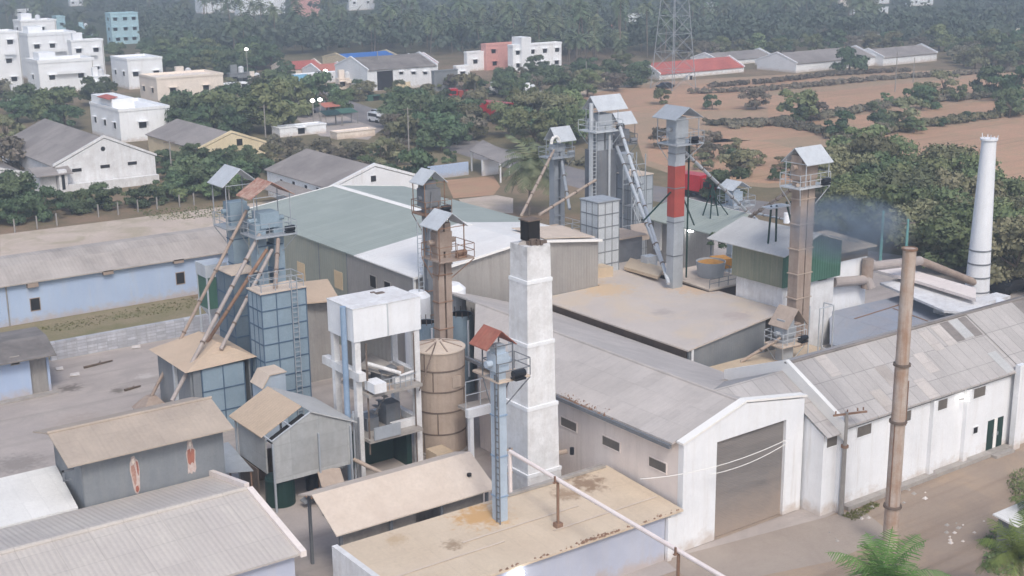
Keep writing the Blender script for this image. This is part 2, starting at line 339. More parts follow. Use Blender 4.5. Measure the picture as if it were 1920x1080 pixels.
def splash(t, pos, out):            # mud splashed up the foot of the walls, ragged upper edge
    s_ = t.nodes.new('ShaderNodeSeparateXYZ'); t.links.new(pos, s_.inputs[0])
    n = t.nodes.new('ShaderNodeTexNoise'); t.links.new(pos, n.inputs['Vector']); n.inputs['Scale'].default_value = 1.3; n.inputs['Detail'].default_value = 7; n.inputs['Roughness'].default_value = .7
    a = t.nodes.new('ShaderNodeMath'); a.operation = 'MULTIPLY'; t.links.new(n.outputs['Fac'], a.inputs[0]); a.inputs[1].default_value = -2.4
    b = t.nodes.new('ShaderNodeMath'); t.links.new(a.outputs[0], b.inputs[0]); t.links.new(s_.outputs[2], b.inputs[1])
    r = t.nodes.new('ShaderNodeMapRange'); t.links.new(b.outputs[0], r.inputs[0]); r.inputs[1].default_value = -.35; r.inputs[2].default_value = -1.15; r.inputs[4].default_value = .6; t.links.new(r.outputs[0], out)
for n_ in ('white','blue_wall','blue_wall_front','white_house','cream'): add_stain(M[n_], splash, S(186,166,148))
def damp(t, pos, out):              # damp run-off streaks below the eaves
    v = t.nodes.new('ShaderNodeVectorMath'); v.operation = 'MULTIPLY'; t.links.new(pos, v.inputs[0]); v.inputs[1].default_value = (1.1, 1.1, .07)
    n = t.nodes.new('ShaderNodeTexNoise'); t.links.new(v.outputs[0], n.inputs['Vector']); n.inputs['Scale'].default_value = 1; n.inputs['Detail'].default_value = 8; n.inputs['Roughness'].default_value = .75
    r = t.nodes.new('ShaderNodeMapRange'); t.links.new(n.outputs['Fac'], r.inputs[0]); r.inputs[1].default_value = .55; r.inputs[2].default_value = .75; r.inputs[4].default_value = .5; t.links.new(r.outputs[0], out)
for n_ in ('white','blue_wall','white_house','warm_white'): add_stain(M[n_], damp, S(196,190,184))
M['field'] = mat('red_ploughed_field', S(194,154,126), S(178,142,116), .03, blot=.5, c4=S(168,148,116), bump=.4, rough=.95); add_stain(M['field'], ruts, S(150,124,98))
M['scrubland'] = mat('dry_scrub_ground', S(140,126,100), S(116,110,84), .06, blot=.6, c4=S(158,140,116), rough=.95)
M['asphalt'] = mat('worn_asphalt', S(140,136,136), S(122,118,118), .15, blot=.4, c4=S(156,146,140), rough=.9)
M['floor'] = mat('hall_floor', S(168,150,134), S(146,132,120), .3, rough=.8)
M['dirtgrass'] = mat('weedy_verge', S(124,120,86), S(150,136,112), .35, bump=.5, rough=.95)
HAZE, SKY, SUN, SUNAZ, EXPO = .001, .15, 1.15, 200, 0.37
# ================================================================== helpers for buildings
def gable_roof(name, parent, ax, a0, a1, s0, z0, sr, zr, s1, z1, m, th=.12, mats=None):
    """ridge along ax from a0 to a1; eave lines at s0/z0 and s1/z1"""
    b = MB()
    b.prism([(s0,z0),(sr,zr),(s1,z1),(s1,z1-th),(sr,zr-th),(s0,z0-th)], ax, a0, a1)
    return b.build(name, m, parent)
def gable_body(name, parent, ax, a0, a1, s0, z0, sr, zr, s1, z1, m, zb=0):
    return MB().prism([(s0,zb),(s0,z0),(sr,zr),(s1,z1),(s1,zb)], ax, a0, a1).build(name, m, parent)
def window_y(parent, x0, x1, y, z0, z1, fm='white', hood=False, name='window', pm='dark'):      # on a wall that faces -Y
    w = MB().box(x0-.07, x1+.07, y-.05, y+.02, z0-.07, z0).box(x0-.07, x1+.07, y-.05, y+.02, z1, z1+.07).box(x0-.07, x0, y-.05, y+.02, z0, z1).box(x1, x1+.07, y-.05, y+.02, z0, z1)
    if hood: w.box(x0-.25, x1+.25, y-.7, y-.002, z1+.1, z1+.2)
    f = w.build(name, M[fm], parent)
    MB().box(x0, x1, y-.02, y+.02, z0, z1).build('pane', M[pm], f); return f
def window_x(parent, y0, y1, x, z0, z1, fm='white', hood=False, name='window', pm='dark'):      # on a wall that faces -X
    w = MB().box(x-.05, x+.02, y0-.07, y1+.07, z0-.07, z0).box(x-.05, x+.02, y0-.07, y1+.07, z1, z1+.07).box(x-.05, x+.02, y0-.07, y0, z0, z1).box(x-.05, x+.02, y1, y1+.07, z0, z1)
    if hood: w.box(x-.5, x-.002, y0-.2, y1+.2, z1+.1, z1+.18)
    f = w.build(name, M[fm], parent)
    MB().box(x-.02, x+.02, y0, y1, z0, z1).build('pane', M[pm], f); return f
def rail(b, pts, z, h=1.0, w=.05, closed=True, post=1.1):
    n = len(pts)
    for i in range(n if closed else n-1):
        p, q = Vector(pts[i]+(0,)), Vector(pts[(i+1) % n]+(0,))
        for k in (.5, 1.0): b.bar((p.x,p.y,z+h*k), (q.x,q.y,z+h*k), w)
        m_ = max(1, int((q-p).length/post))
        for j in range(m_): t = p.lerp(q, j/m_); b.bar((t.x,t.y,z), (t.x,t.y,z+h), w)
def ladder(name, parent, p0, p1, m, w=.45, side=(1,0,0)):
    b = MB(); p0, p1 = Vector(p0), Vector(p1); s = Vector(side)*w/2
    b.bar(p0-s, p1-s, .07); b.bar(p0+s, p1+s, .07)
    n = max(2, int((p1-p0).length/.38))
    for i in range(1, n): t = p0.lerp(p1, i/n); b.bar(t-s, t+s, .05)
    return b.build(name, m, parent)
def elevator(name, label, x, y, z0, zp, wx, wy, cm, roof, plat, rm='galv_l', steel='galv_d', pm=None, flange=2.0, fl_m=None, head=(.5,.5,1.8), lad=None, group='bucket elevator towers', gap=0, ct=None):
    """bucket elevator: casing from z0 to the head, railed platform at zp, little gable roof over the head.
    roof=(axis, half length along ridge, half span, ridge z, eave z, dx, dy); plat=(x0, x1, y0, y1) relative"""
    t = thing(name, label, 'elevator tower', (x, y, z0), group)
    zt = roof[3]-.9 if ct is None else zp+ct
    c = MB()
    if gap:      # two separate legs
        c.cbox(x-gap, y, wx*.42, wy, z0, zt).cbox(x+gap, y, wx*.42, wy, z0, zt)
    else: c.cbox(x, y, wx, wy, z0, zt)
    c.build('casing', M[cm], t)
    f = MB(); z = z0+flange
    while z < zp-.4: f.cbox(x, y, wx+.09, wy+.09, z-.04, z+.04); z += flange
    if f.v: f.build('flange', M[fl_m or steel], t)
    h = MB().cbox(x, y, wx+head[0], wy+head[1], zp+.5, zp+head[2])
    h.tube((x-wx/2-.5, y, zp+head[2]*.62), (x+wx/2+.5, y, zp+head[2]*.62), .2, n=10)
    h.build('head_housing', M[cm], t)
    mo = MB().tube((x+wx*.5+.1, y-wy/2-.55, zp+.35), (x+wx*.5+.85, y-wy/2-.55, zp+.35), .22, n=10).box(x+wx*.5+.1, x+wx*.5+.8, y-wy/2-.8, y-wy/2-.3, zp+.02, zp+.14)
    mo.build('motor', M['dark_v'] if R.random() < .5 else M[steel], t)
    p = MB(); X0, X1, Y0, Y1 = x+plat[0], x+plat[1], y+plat[2], y+plat[3]
    p.box(X0, X1, Y0, Y1, zp-.12, zp).build('platform', M[pm or steel], t)
    b = MB(); rail(b, [(X0,Y0),(X1,Y0),(X1,Y1),(X0,Y1)], zp); b.build('railing', M[steel], t)
    ax, hl, hs, zr, ze, dx, dy = roof; cx, cy = x+dx, y+dy
    if ax == 'x': gable_roof('roof', t, 'x', cx-hl, cx+hl, cy-hs, ze, cy, zr, cy+hs, ze, M[rm], .06)
    else: gable_roof('roof', t, 'y', cy-hl, cy+hl, cx-hs, ze, cx, zr, cx+hs, ze, M[rm], .06)
    ps = MB()
    hx, hy = (hl*.85, hs*.8) if ax == 'x' else (hs*.8, hl*.85)
    for sx in (-1, 1):
        for sy in (-1, 1):
            qx, qy = min(max(cx+sx*hx, X0), X1), min(max(cy+sy*hy, Y0), Y1)
            ps.bar((qx,qy,zp), (qx,qy,ze+(zr-ze)*.18), .07)
    # gable ties
    if ax == 'x': ps.bar((cx-hl+.1,cy-hs*.85,ze+.02),(cx-hl+.1,cy+hs*.85,ze+.02),.06); ps.bar((cx+hl-.1,cy-hs*.85,ze+.02),(cx+hl-.1,cy+hs*.85,ze+.02),.06)
    else: ps.bar((cx-hs*.85,cy-hl+.1,ze+.02),(cx+hs*.85,cy-hl+.1,ze+.02),.06)
    ps.build('frame_bar', M[steel], t)
    br = MB()
    for (qx, qy) in ((X0,Y0),(X1,Y0),(X1,Y1),(X0,Y1)):
        br.bar((qx,qy,zp-.1), (x+(.5*wx if qx > x else -.5*wx), y+(.5*wy if qy > y else -.5*wy), zp-1.5), .06)
    br.build('brace', M[steel], t)
    if lad: ladder('ladder', t, (x+lad[0], y+lad[1], z0), (x+lad[0], y+lad[1], zp+.9), M[steel], side=(lad[2], lad[3], 0))
    return t
def chute(name, label, p0, p1, r, m, group='inclined grain pipes', parent=None):
    b = MB().tube(p0, p1, r, n=10); p0, p1 = Vector(p0), Vector(p1)
    if parent is not None: return b.build(name, M[m], parent)
    t = thing(name, label, 'grain pipe', p1, group)
    b.build('pipe', M[m], t)
    j = MB(); n = max(1, int((p1-p0).length/3)); d = (p1-p0).normalized()
    for i in range(1, n+1): q = p0.lerp(p1, i/(n+1)); j.tube(q-d*.06, q+d*.06, r+.05, n=10)
    j.build('joint_collar', M['seam'], t); return t
def panel_silo(name, label, x0, x1, y0, y1, z0, z1, m, sm, nx, ny, nz, top='dusttop', group=None, cat='silo'):
    t = thing(name, label, cat, ((x0+x1)/2, (y0+y1)/2, z0), group)
    MB().box(x0, x1, y0, y1, z0, z1).build('bin', M[m], t)
    s = MB(); e = .035
    for i in range(nz+1):
        z = z0+(z1-z0)*i/nz; s.box(x0-e, x1+e, y0-e, y1+e, z-.05, z+.05) if i < nz else s.box(x0-.06, x1+.06, y0-.06, y1+.06, z-.08, z+.005)
    for i in range(nx+1):
        x = x0+(x1-x0)*i/nx; s.box(x-.04, x+.04, y0-e+.008, y0+.02, z0, z1)
    for i in range(ny+1):
        y = y0+(y1-y0)*i/ny; s.box(x0-e+.008, x0+.02, y-.04, y+.04, z0, z1)
    s.build('stiffener', M[sm], t)
    MB().box(x0-.09, x1+.09, y0-.09, y1+.09, z1+.006, z1+.1).build('top_cover', M[top], t)
    return t
# ================================================================== GROUND
def sheet(name, pts, m, z): return tag(MB().add([(p[0],p[1],z) for p in pts], [tuple(range(len(pts)))]).build(name, m), kind='structure')
k = NT('dusty_shutter'); x, y, z = k.sep(k.pos)
col = k.mix(k.ramp(k.noise(k.vmul(k.pos, (.25,1,1.6)), 1.0, 5, .65), .35, .65), S(134,129,126), S(118,114,112))
col = k.mix(k.ramp(k.math('ADD', z, k.math('MULTIPLY', k.noise(k.pos, .7, 5), 3.0)), 4.6, 1.6), col, S(160,145,133))   # mud splashed up from the lane
k.lk(col, k.b.inputs['Base Color']); k.b.inputs['Roughness'].default_value = .6; M['shutter'] = k.m
sheet('ground', [(-900,-600),(2600,-600),(2600,2600),(-900,2600)], M['ground'], 0)
sheet('yard', [(5,47.2),(118,47.2),(124,75),(112,122),(52,124),(10,124.5)], M['yard'], .004)
sheet('dirt_lane', [(20,15),(110,15),(150,30),(150,60),(60,50.3),(20,51.3)], M['dirt'], .008)
# ================================================================== GATE HALL
X0, X1, YF = 49.25, 59.3, 52.1
g = thing('gate_hall', 'long white gate hall with a tall open vehicle doorway and dusty grey gable roof', 'building', (54.2, 52.1, 0))
MB().prism([(X0,0),(51.9,0),(51.9,6.28),(57.75,6.36),(57.75,0),(X1,0),(X1,7.4),(54.2,8.2),(X0,6.72)], 'y', YF, YF+.45).build('front_wall', M['white'], g)
b = MB()
for p, q in (((X0-.12,6.74),(54.2,8.28)), ((54.2,8.28),(X1+.15,7.5))):
    b.prism([(p[0],p[1]),(q[0],q[1]),(q[0],q[1]+.13),(p[0],p[1]+.13)], 'y', YF-.08, YF+.5)
b.build('parapet_coping', M['trim_w'], g)
MB().box(X0, X0+.3, YF+.452, 73, 0, 6.68).add([(49.25,73.01,0),(54.1,80.4,0),(54.35,80.2,0),(49.55,73.01,0),(49.25,73.01,6.6),(54.1,80.4,8.0),(54.35,80.2,8.0),(49.55,73.01,6.6)],[(3,2,1,0),(4,5,6,7),(0,1,5,4),(1,2,6,5),(2,3,7,6),(3,0,4,7)]).build('side_wall', M['warm_white'], g)
MB().box(X1-.3, X1, YF+.452, 72, 0, 6.0).box(X1-.3, X1+2.6, 86, 86.3, 0, 5.5).box(49.6,59,72.2,72.4,0,6.0).build('inner_wall', M['gate_in'], g)
MB().slab([(X0-.4,YF+.56,6.78),(54.1,YF+.56,8.25),(54.1,80.5,8.25),(X0-.4,73,6.78)], .12).prism([(54.102,8.25),(65.62,4.3),(65.62,4.2),(54.102,8.13)], 'y', 60.05, 86.4).prism([(54.102,8.25),(60.3,6.16),(60.3,6.04),(54.102,8.13)], 'y', YF+.56, 60.04).build('roof', M['asb_g'], g)
b = MB().slab([(54.6,55.2,8.12),(60.6,55.2,8.12),(60.6,52.7,6.75),(57.6,52.7,6.75)], .06).slab([(59.36,52.66,6.72),(60.6,52.66,6.72),(60.6,50.2,5.38),(59.36,50.2,5.38)], .06).slab([(54.6,55.22,8.12),(60.6,55.22,8.12),(60.6,60.4,6.0),(59.9,60.4,6.0)], .06)
b.build('link_roof', M['asb_r'], g)
MB().tube((54.1,YF+.6,8.22),(54.1,80.5,8.22),.12,n=8).build('ridge_cap', M['asb_g'], g)
MB().box(X0-.62, X0-.42, YF+.6, 74, 6.45, 6.68).build('gutter', M['galv_d'], g)
for y0, y1 in ((62.0,63.6), (57.75,59.4), (53.55,55.05)): window_x(g, y0, y1, X0, 4.52, 5.1, 'warm_white', pm='pane_grey')
MB().box(X0+.3, X1-.3, YF+.0, 72.2, .008, .03).build('floor', M['floor'], g)
b = MB()
for i in range(57): b.prism([(YF+.22,.05+.11*i),(YF+.212,.105+.11*i),(YF+.22,.16+.11*i),(YF+.3,.16+.11*i),(YF+.3,.05+.11*i)], 'x', 51.75, 57.9)
b.build('roller_shutter', M['shutter'], g)
sheet('gate_apron', [(47.8,52.0),(62.5,49.9),(61.0,46.2),(55.5,46.0),(47.0,48.2)], M['apron'], .014)
# weeds and debris caught in the gutter
w = MB()
for i in range(260):
    y = R.gauss(61, 1.2); x_ = X0-.45+abs(R.gauss(0,.3)); a_ = R.uniform(.03,.1); zz = 6.66+max(0,x_-X0+.4)*.28
    w.add([(x_-a_,y-a_,zz),(x_+a_,y-a_*.7,zz),(x_+a_*.8,y+a_,zz),(x_-a_,y+a_*.6,zz),(x_,y,zz+a_*R.uniform(.8,2.6))],[(0,1,4),(1,2,4),(2,3,4),(3,0,4)])
w.build('gutter_debris', M['rust'], g)['kind'] = 'stuff'
# ================================================================== RIGHT HALL
h = thing('long_hall', 'long white roadside hall with patched grey asbestos roof, small high windows and double door', 'building', (78, 50.6, 0))
YW = 50.6
MB().box(59.76, 79, YW, YW+.3, 0, 5.6).box(79.002, 118, YW-.35, YW, 0, 5.55).build('front_wall', M['white'], h)
MB().box(59.5, 118, 60, 60.3, 0, 6.2).build('rear_wall', M['concrete'], h)
MB().prism([(50.6,0),(50.6,5.3),(55,7.7),(60,5.6),(60,0)], 'x', 59.5, 59.75).build('end_wall', M['white'], h)
gable_roof('roof', h, 'x', 60.8, 79.1, 50.2, 5.72, 55, 8.62, 60.2, 6.45, M['asb_r'])
gable_roof('far_roof', h, 'x', 79.12, 84.5, 49.85, 5.62, 55, 8.70, 60.2, 6.4, M['asb_r'])
gable_roof('dark_roof', h, 'x', 84.52, 118, 49.85, 5.60, 55, 8.68, 60.2, 6.4, M['asb_d'])
def on_slope(x, k0, k1, w_, m):      # replaced sheet lying on the front slope, k from eave to ridge
    e = lambda k: (50.2+4.8*k, 5.72+2.9*k+.02); (ya,za),(yb,zb) = e(k0), e(k1); return MB().slab([(x,ya,za),(x+w_,ya,za),(x+w_,yb,zb),(x,yb,zb)], .03).build('replaced_sheet', M[m], h)
for x, k0, k1, w_, m in ((63.2,.66,.98,1.0,'asb_g'),(77.0,.66,.97,1.0,'roof_grey'),(76.0,.64,.97,.9,'asb_d'),(74.9,.62,.95,1.0,'asb_g'),(73.4,.6,.93,1.0,'asb_g'),(78.0,.64,.97,.9,'asb_d'),(77.6,.02,.36,.9,'roof_grey'),(71.2,.33,.64,1.0,'asb_g'),(67.1,.3,.62,1.05,'asb'),(65.0,.02,.33,1.05,'asb'),(69.2,.0,.3,1.05,'asb_g')): on_slope(x, k0, k1, w_, m)
MB().tube((60.62,55,8.64),(118,55,8.70),.12,n=8).build('ridge_cap', M['asb_d'], h)
MB().prism([(50.0,4.95),(50.0,6.12),(55,8.86),(60.4,6.8),(60.4,5.4),(55,7.6)], 'x', 60.62, 60.95).build('gable_parapet', M['trim_w'], h)
b = MB()
for x in (61.0, 66.0, 70.0, 73.6): b.box(x-.22, x+.22, YW-.3, YW-.002, 0, 5.4)
b.box(78.5, 79.25, YW-.75, YW-.352, 0, 6.2)
b.build('pilaster', M['white'], h)
MB().box(61.5, 78.6, YW-.55, YW-.003, 0, .28).build('plinth', M['concrete'], h)
for x0, x1 in ((59.75,61.0-.3), (62.55,63.9), (66.6,67.8), (70.35,71.55), (74.4,75.7)): window_y(h, x0, x1, YW, 4.5, 5.2, 'white', pm='pane_grey')
window_y(h, 80.2, 81.6, YW-.35, 4.35, 5.1, 'white', pm='pane_grey')
window_y(h, 74.7, 75.2, YW, 1.9, 2.35, 'white', name='vent')
dl = MB().box(76.35, 77.05, YW-.04, YW+.02, .3, 2.45).build('door', M['green_dk'], h)
MB().box(76.95, 77.02, YW-.09, YW-.042, 1.2, 1.45).build('handle', M['galv'], dl)
dr = MB().box(77.45, 78.1, YW-.04, YW+.02, .3, 2.45).build('door', M['green_dk'], h)
MB().box(77.48, 77.55, YW-.09, YW-.042, 1.2, 1.45).build('handle', M['galv'], dr)
MB().box(77.06, 77.44, YW-.03, YW+.02, .3, 2.45).build('door_gap', M['trim_w'], h)
MB().box(76.2, 78.3, YW-1.0, YW-.56, 0, .2).build('door_step', M['concrete'], h)
b = MB().bar((59.8,YW-.02,5.32),(78.6,YW-.02,5.32),.05); b.build('wall_cable', M['pole'], h)
lp = thing('wall_lamp', 'lit white lamp on a bracket high on the long white roadside hall', 'lamp', (72.9, YW, 4.75))
MB().tube((72.9,YW,4.8),(72.9,YW-.55,5.0),.035,n=6).build('bracket', M['pole'], lp)
MB().tube((72.9,YW-.55,5.06),(72.9,YW-.62,4.86),.14,n=10).build('lamp_head', M['lamp_y'], lp)
# ================================================================== FRONT FLAT BLOCK
f = thing('flat_roof_block', 'low pale blue block under a sand covered sheet roof beside the gate', 'building', (39.5, 52, 0))
MB().box(30.2, 47.75, 51.95, 52.2, 0, 2.9).build('front_wall', M['blue_wall_front'], f)
MB().box(47.8, 49.2, 51.9, 52.25, 0, 2.75).box(47.78,48.1,51.7,51.92,0,2.7).build('corner_pier', M['white'], f)
MB().box(29.85, 30.18, 51.8, 58.7, 0, 3.55).build('side_parapet', M['white_old'], f)
MB().box(30.2, 49.0, 58.2, 58.4, 0, 3.3).build('rear_wall', M['warm_white'], f)
MB().slab([(30.2,51.65,3.0),(48.9,51.65,3.0),(48.9,58.6,3.46),(30.2,58.6,3.46)], .12).build('roof', M['roof_sand'], f)
# ragged litter along the eave and the sheet overlaps
b = MB()
for i in range(150):
    x = R.uniform(36, 48.7) if i < 60 else R.gauss(42.6, .7); y = 51.75+abs(R.gauss(0,.14))-.06; a_ = R.uniform(.03,.09); zz = 3.0
    b.add([(x-a_,y-a_,zz),(x+a_,y-a_*.7,zz),(x+a_*.8,y+a_,zz),(x-a_,y+a_*.6,zz),(x,y,zz+a_*R.uniform(.7,1.8))],[(0,1,4),(1,2,4),(2,3,4),(3,0,4)])
b.build('eave_litter', M['rust'], f)['kind'] = 'stuff'
b = MB()
for x0, x1, y in ((36,44,55.2), (31,38,54.1), (41,48.6,53.6)): b.slab([(x0,y,3.04+(y-51.65)*.0663+.012),(x1,y,3.04+(y-51.65)*.0663+.012),(x1,y+.12,3.055+(y-51.65)*.0663),(x0,y+.12,3.055+(y-51.65)*.0663)], .02)
b.build('sheet_overlap', M['roof_shed'], f)
MB().box(40.5, 48.6, 58.3, 58.65, 3.47, 3.62).build('coping', M['concrete'], f)
lp = thing('eave_floodlight', 'glaring white floodlight under the eave of the pale blue front block', 'lamp', (37.1, 51.9, 2.4))
MB().tube((37.1,51.95,2.55),(37.1,51.6,2.55),.04,n=6).build('bracket', M['pole'], lp)
MB().box(36.85, 37.35, 51.45, 51.6, 2.38, 2.7).build('lamp_head', M['lamp'], lp)
# pipe crossing the foreground on two posts
p0, p1 = Vector((41.6,58.6,6.15)), Vector((41.2,40.2,5.55))
t = thing('overhead_pipe', 'long pale pink pipe crossing high over the sand covered roof', 'pipe', (41.5,58.6,6.1))
MB().tube(p0, p1, .12, n=10).tube(p0, p0+Vector((0,0,-2.6)), .12, n=10).build('pipe', M['pinkpipe'], t)
for k in (.255, .80):
    q = p0.lerp(p1, k)
    MB().tube((q.x,q.y,0), (q.x,q.y,q.z-.1), .085, n=8).box(q.x-.3, q.x+.3, q.y-.08, q.y+.08, q.z-.16, q.z-.1).box(q.x-.25,q.x-.17,q.y-.05,q.y+.05,q.z-.1,q.z+.25).box(q.x-.2, q.x+.2, q.y-.2, q.y+.2, 3.02, 3.42).build('support_post', M['rust'], t)
# ================================================================== OPEN SHED
s = thing('open_shed', 'low open sided shed with a sandy gable roof in front of the white frame tower', 'shed', (36, 62, 0))
gable_roof('roof', s, 'x', 30.7, 41.4, 59.75, 3.5, 62.5, 4.95, 64.2, 4.4, M['roof_shed'], .08)
b = MB()
for x in (31.2, 34.4, 37.8, 41.0):
    for y, z in ((60.2, 3.6), (63.9, 4.3)): b.cbox(x, y, .16, .16, 0, z)
b.build('post', M['galv_d'], s)
MB().box(31.3, 36.3, 60.6, 60.75, 0, 3.3).box(38.2, 41, 60.6, 60.75, 0, 3.3).build('wall_panel', M['concrete'], s)
MB().box(33.8, 41.0, 63.6, 63.7, 0, 3.0).build('rear_wall', M['corr_g'], s)
MB().lathe(40.25, 60.9, [(.14,4.2),(.14,4.34)], 12).build('vent_hole', M['dark'], s)
# ================================================================== BOTTOM LEFT HALL
s = thing('corrugated_hall', 'wide hall with dusty ribbed gable roof filling the near left corner', 'building', (18, 65, 0))
gable_roof('roof', s, 'x', 0, 28.05, 58.9, 3.55, 65.4, 5.0, 70.6, 4.05, M['roof_bl'], .12)
MB().tube((0,65.4,5.02),(28.05,65.4,5.02),.14,n=8).build('ridge_cap', M['roof_bl'], s)
MB().box(0, 27.9, 59.3, 59.55, 0, 3.4).prism([(59.56,0),(59.56,3.5),(65.4,4.85),(70.4,3.95),(70.4,0)], 'x', 27.6, 27.85).build('wall', M['blue_wall_front'], s)
MB().prism([(58.8,3.35),(58.8,3.68),(65.3,5.13),(65.3,4.7)], 'x', 28.052, 28.4).prism([(65.6,4.85),(65.6,5.25),(70.9,4.3),(70.9,3.9)], 'x', 28.052, 28.35).build('gable_coping', M['warm_white'], s)
# ================================================================== WHITE SHEET ROOF + GREY MURAL SHED
s = thing('white_roof_shed', 'low shed with a plain white sheet roof left of the mural shed', 'shed', (14, 73, 0))
MB().slab([(4,70.72,4.12),(20.15,70.72,4.12),(20.5,75.6,5.0),(4,75.6,5.0)], .12).build('roof', M['roof_w'], s)
MB().box(4, 20.0, 70.9, 75.3, 0, 3.95).build('wall', M['corr_g'], s)
s = thing('mural_shed', 'tall grey sheet metal shed with two painted figures on its wall and tan roof', 'shed', (25, 72, 0))
gable_roof('roof', s, 'x', 19.6, 29.5, 69.95, 6.95, 73.2, 7.95, 76.4, 7.1, M['roof_tan'], .08)
MB().tube((19.55,73.2,7.97),(29.55,73.2,7.97),.1,n=8).build('ridge_cap', M['roof_tan'], s)
MB().box(20.6, 29.1, 70.75, 75.9, 0, 6.88).build('wall', M['corr_s'], s)
MB().box(20.56, 20.6-.002, 70.8, 75.85, 0, 6.85).build('end_sheet', M['corr_sy'], s)
for cx, m1 in ((23.55,'mural_t'), (27.0,'mural_r')):
    w = MB()
    zc = 5.45 if cx > 25 else 5.2
    def pg(pts): return [(cx+u*.62, zc+v*1.0) for u, v in pts]
    if m1 == 'mural_r':      # pale bearded figure in a red robe
        mu = MB().prism(pg([(-.18,1.1),(.16,1.12),(.26,.85),(.3,.6),(.5,.4),(.42,-.2),(.46,-.75),(.3,-1.0),(.1,-.9),(-.02,-1.05),(-.22,-.92),(-.4,-.98),(-.36,-.4),(-.46,.3),(-.3,.62),(-.26,.9)]), 'y', 70.725, 70.745).build('mural_figure', M['mural_w'], s)
        parts_ = [([(-.12,.98),(.1,1.0),(.14,.78),(0,.66),(-.14,.78)],'cream','mural_head'), ([(-.3,.5),(-.06,.58),(.02,.3),(.1,.56),(.38,.44),(.34,-.1),(.24,-.42),(.06,-.3),(-.14,-.46),(-.32,-.3),(-.36,.1)],'rust_r','mural_robe')]
    else:                    # tall tan figure wrapped in a shawl
        mu = MB().prism(pg([(-.2,1.15),(.1,1.2),(.2,1.0),(.42,.85),(.5,.3),(.44,-.35),(.4,-.9),(.16,-1.2),(-.05,-1.12),(-.2,-.8),(-.3,-.2),(-.42,.35),(-.36,.8),(-.26,.95)]), 'y', 70.725, 70.745).build('mural_figure', M['mural_w'], s)
        parts_ = [([(-.16,1.02),(.06,1.06),(.1,.8),(-.04,.7),(-.18,.82)],'cream','mural_head'), ([(-.3,.62),(.0,.66),(.14,.2),(.12,-.4),(-.05,-.7),(-.18,-.3),(-.3,.2)],'mural_t','mural_cloth'), ([(.2,.86),(.36,.78),(.42,.3),(.36,-.1),(.26,.1),(.24,.5)],'rust_r','mural_shawl'), ([(-.02,-.72),(.22,-.66),(.32,-.9),(.14,-1.1),(-.02,-1.0)],'rust_r','mural_hem')]
    for i_, (pts_, c_, nm) in enumerate(parts_): MB().prism(pg(pts_), 'y', 70.714-.002*i_, 70.722).build(nm, M[c_], mu)
b = MB().box(19.35,20.0,70.2,70.3,6.6,6.7).box(19.35,19.45,70.2,70.3,6.1,6.7).box(19.35,19.8,70.2,70.3,6.05,6.12); b.build('gutter_bracket', M['galv_d'], s)
# ================================================================== GABLE HUT ON POSTS
s = thing('raised_hut', 'grey sheet hut on posts with a wide dark opening in its sandy gable', 'hut', (35.8, 73, 0))
MB().slab([(32.5,72.9,4.75),(35.4,72.9,6.2),(35.4,77.8,6.2),(32.5,77.8,4.75)], .07).build('left_roof', M['sandroof'], s)
MB().slab([(35.42,71.6,6.2),(38.7,71.6,4.75),(38.7,77.6,4.75),(35.42,77.8,6.2)], .07).build('right_roof', M['roof_grey'], s)
MB().prism([(32.75,1.9),(32.75,4.75),(35.4,6.08),(38.3,4.8),(38.3,1.9)], 'y', 71.75, 71.85).box(38.2,38.3,71.86,77,1.9,4.75).box(32.75,32.85,72.9,77,2.2,4.8).build('wall', M['hut_sheet'], s)
MB().slab([(32.9,71.86,4.45),(35.4,71.86,5.7),(35.4,72.95,5.7),(32.9,72.95,4.45)], .05).build('opening_shade_sheet', M['dark'], s)  # dark sheet across the open gap, interior shade put into its colour
b = MB().bar((34.1,71.8,5.45),(34.1,72.95,5.45),.09).bar((32.7,71.72,4.8),(35.45,71.72,6.15),.09).bar((32.7,71.75,4.78),(32.7,72.95,4.78),.09); b.build('opening_frame', M['galv_l'], s)
b = MB()
for x in (32.7, 35.9, 38.2):
    for y in (71.66, 77.2): b.cbox(x, y, .12, .12, 0, 4.6 if x != 35.9 or y < 72 else 5.6)
b.build('post', M['galv'], s)
MB().box(32.8,38.2,77.0,77.1,0,2.1).box(32.7,32.78,74.2,77,0,2.1).build('painted_shade_sheet', M['seam'], s)  # added dark sheets, the shade under the hut put into their colour
tag(MB().lathe(33.6, 72.9, [(.95,0),(.95,1.75),(.85,1.9),(.3,1.95)], 24).build('green_tank', M['green_dk'], org=(33.6,72.9,0)), 'dark green round tank standing under the raised grey hut', 'tank')
t = thing('grain_tray', 'dusty sloping feed tray among the machinery under the raised hut', 'tray', (36.3,71.2,0))
MB().slab([(35.4,70.6,1.4),(36.9,70.2,1.2),(37.3,71.6,1.9),(35.8,72,2.1)], .06).build('tray_sheet', M['silo_tan'], t)
b = MB()
for p in ((35.5,70.7,1.35),(36.8,70.3,1.15),(37.2,71.5,1.85),(35.9,71.9,2.05)): b.bar((p[0],p[1],0), p, .08)
b.build('leg', M['rust'], t)
t = thing('feed_machine', 'dark dusty husking machine under the raised grey hut', 'machine', (37.2,74.8,0))
MB().box(36.4,38.0,74,75.6,.3,1.5).build('body', M['galv_d'], t); MB().lathe(36.2,73.4,[(.5,.1),(.5,1.0),(.3,1.2)],16).build('drum', M['dark_v'], t); MB().tube((36.2,73.4,1.2),(37.0,73.6,2.6),.12,n=8).build('duct', M['galv'], t)
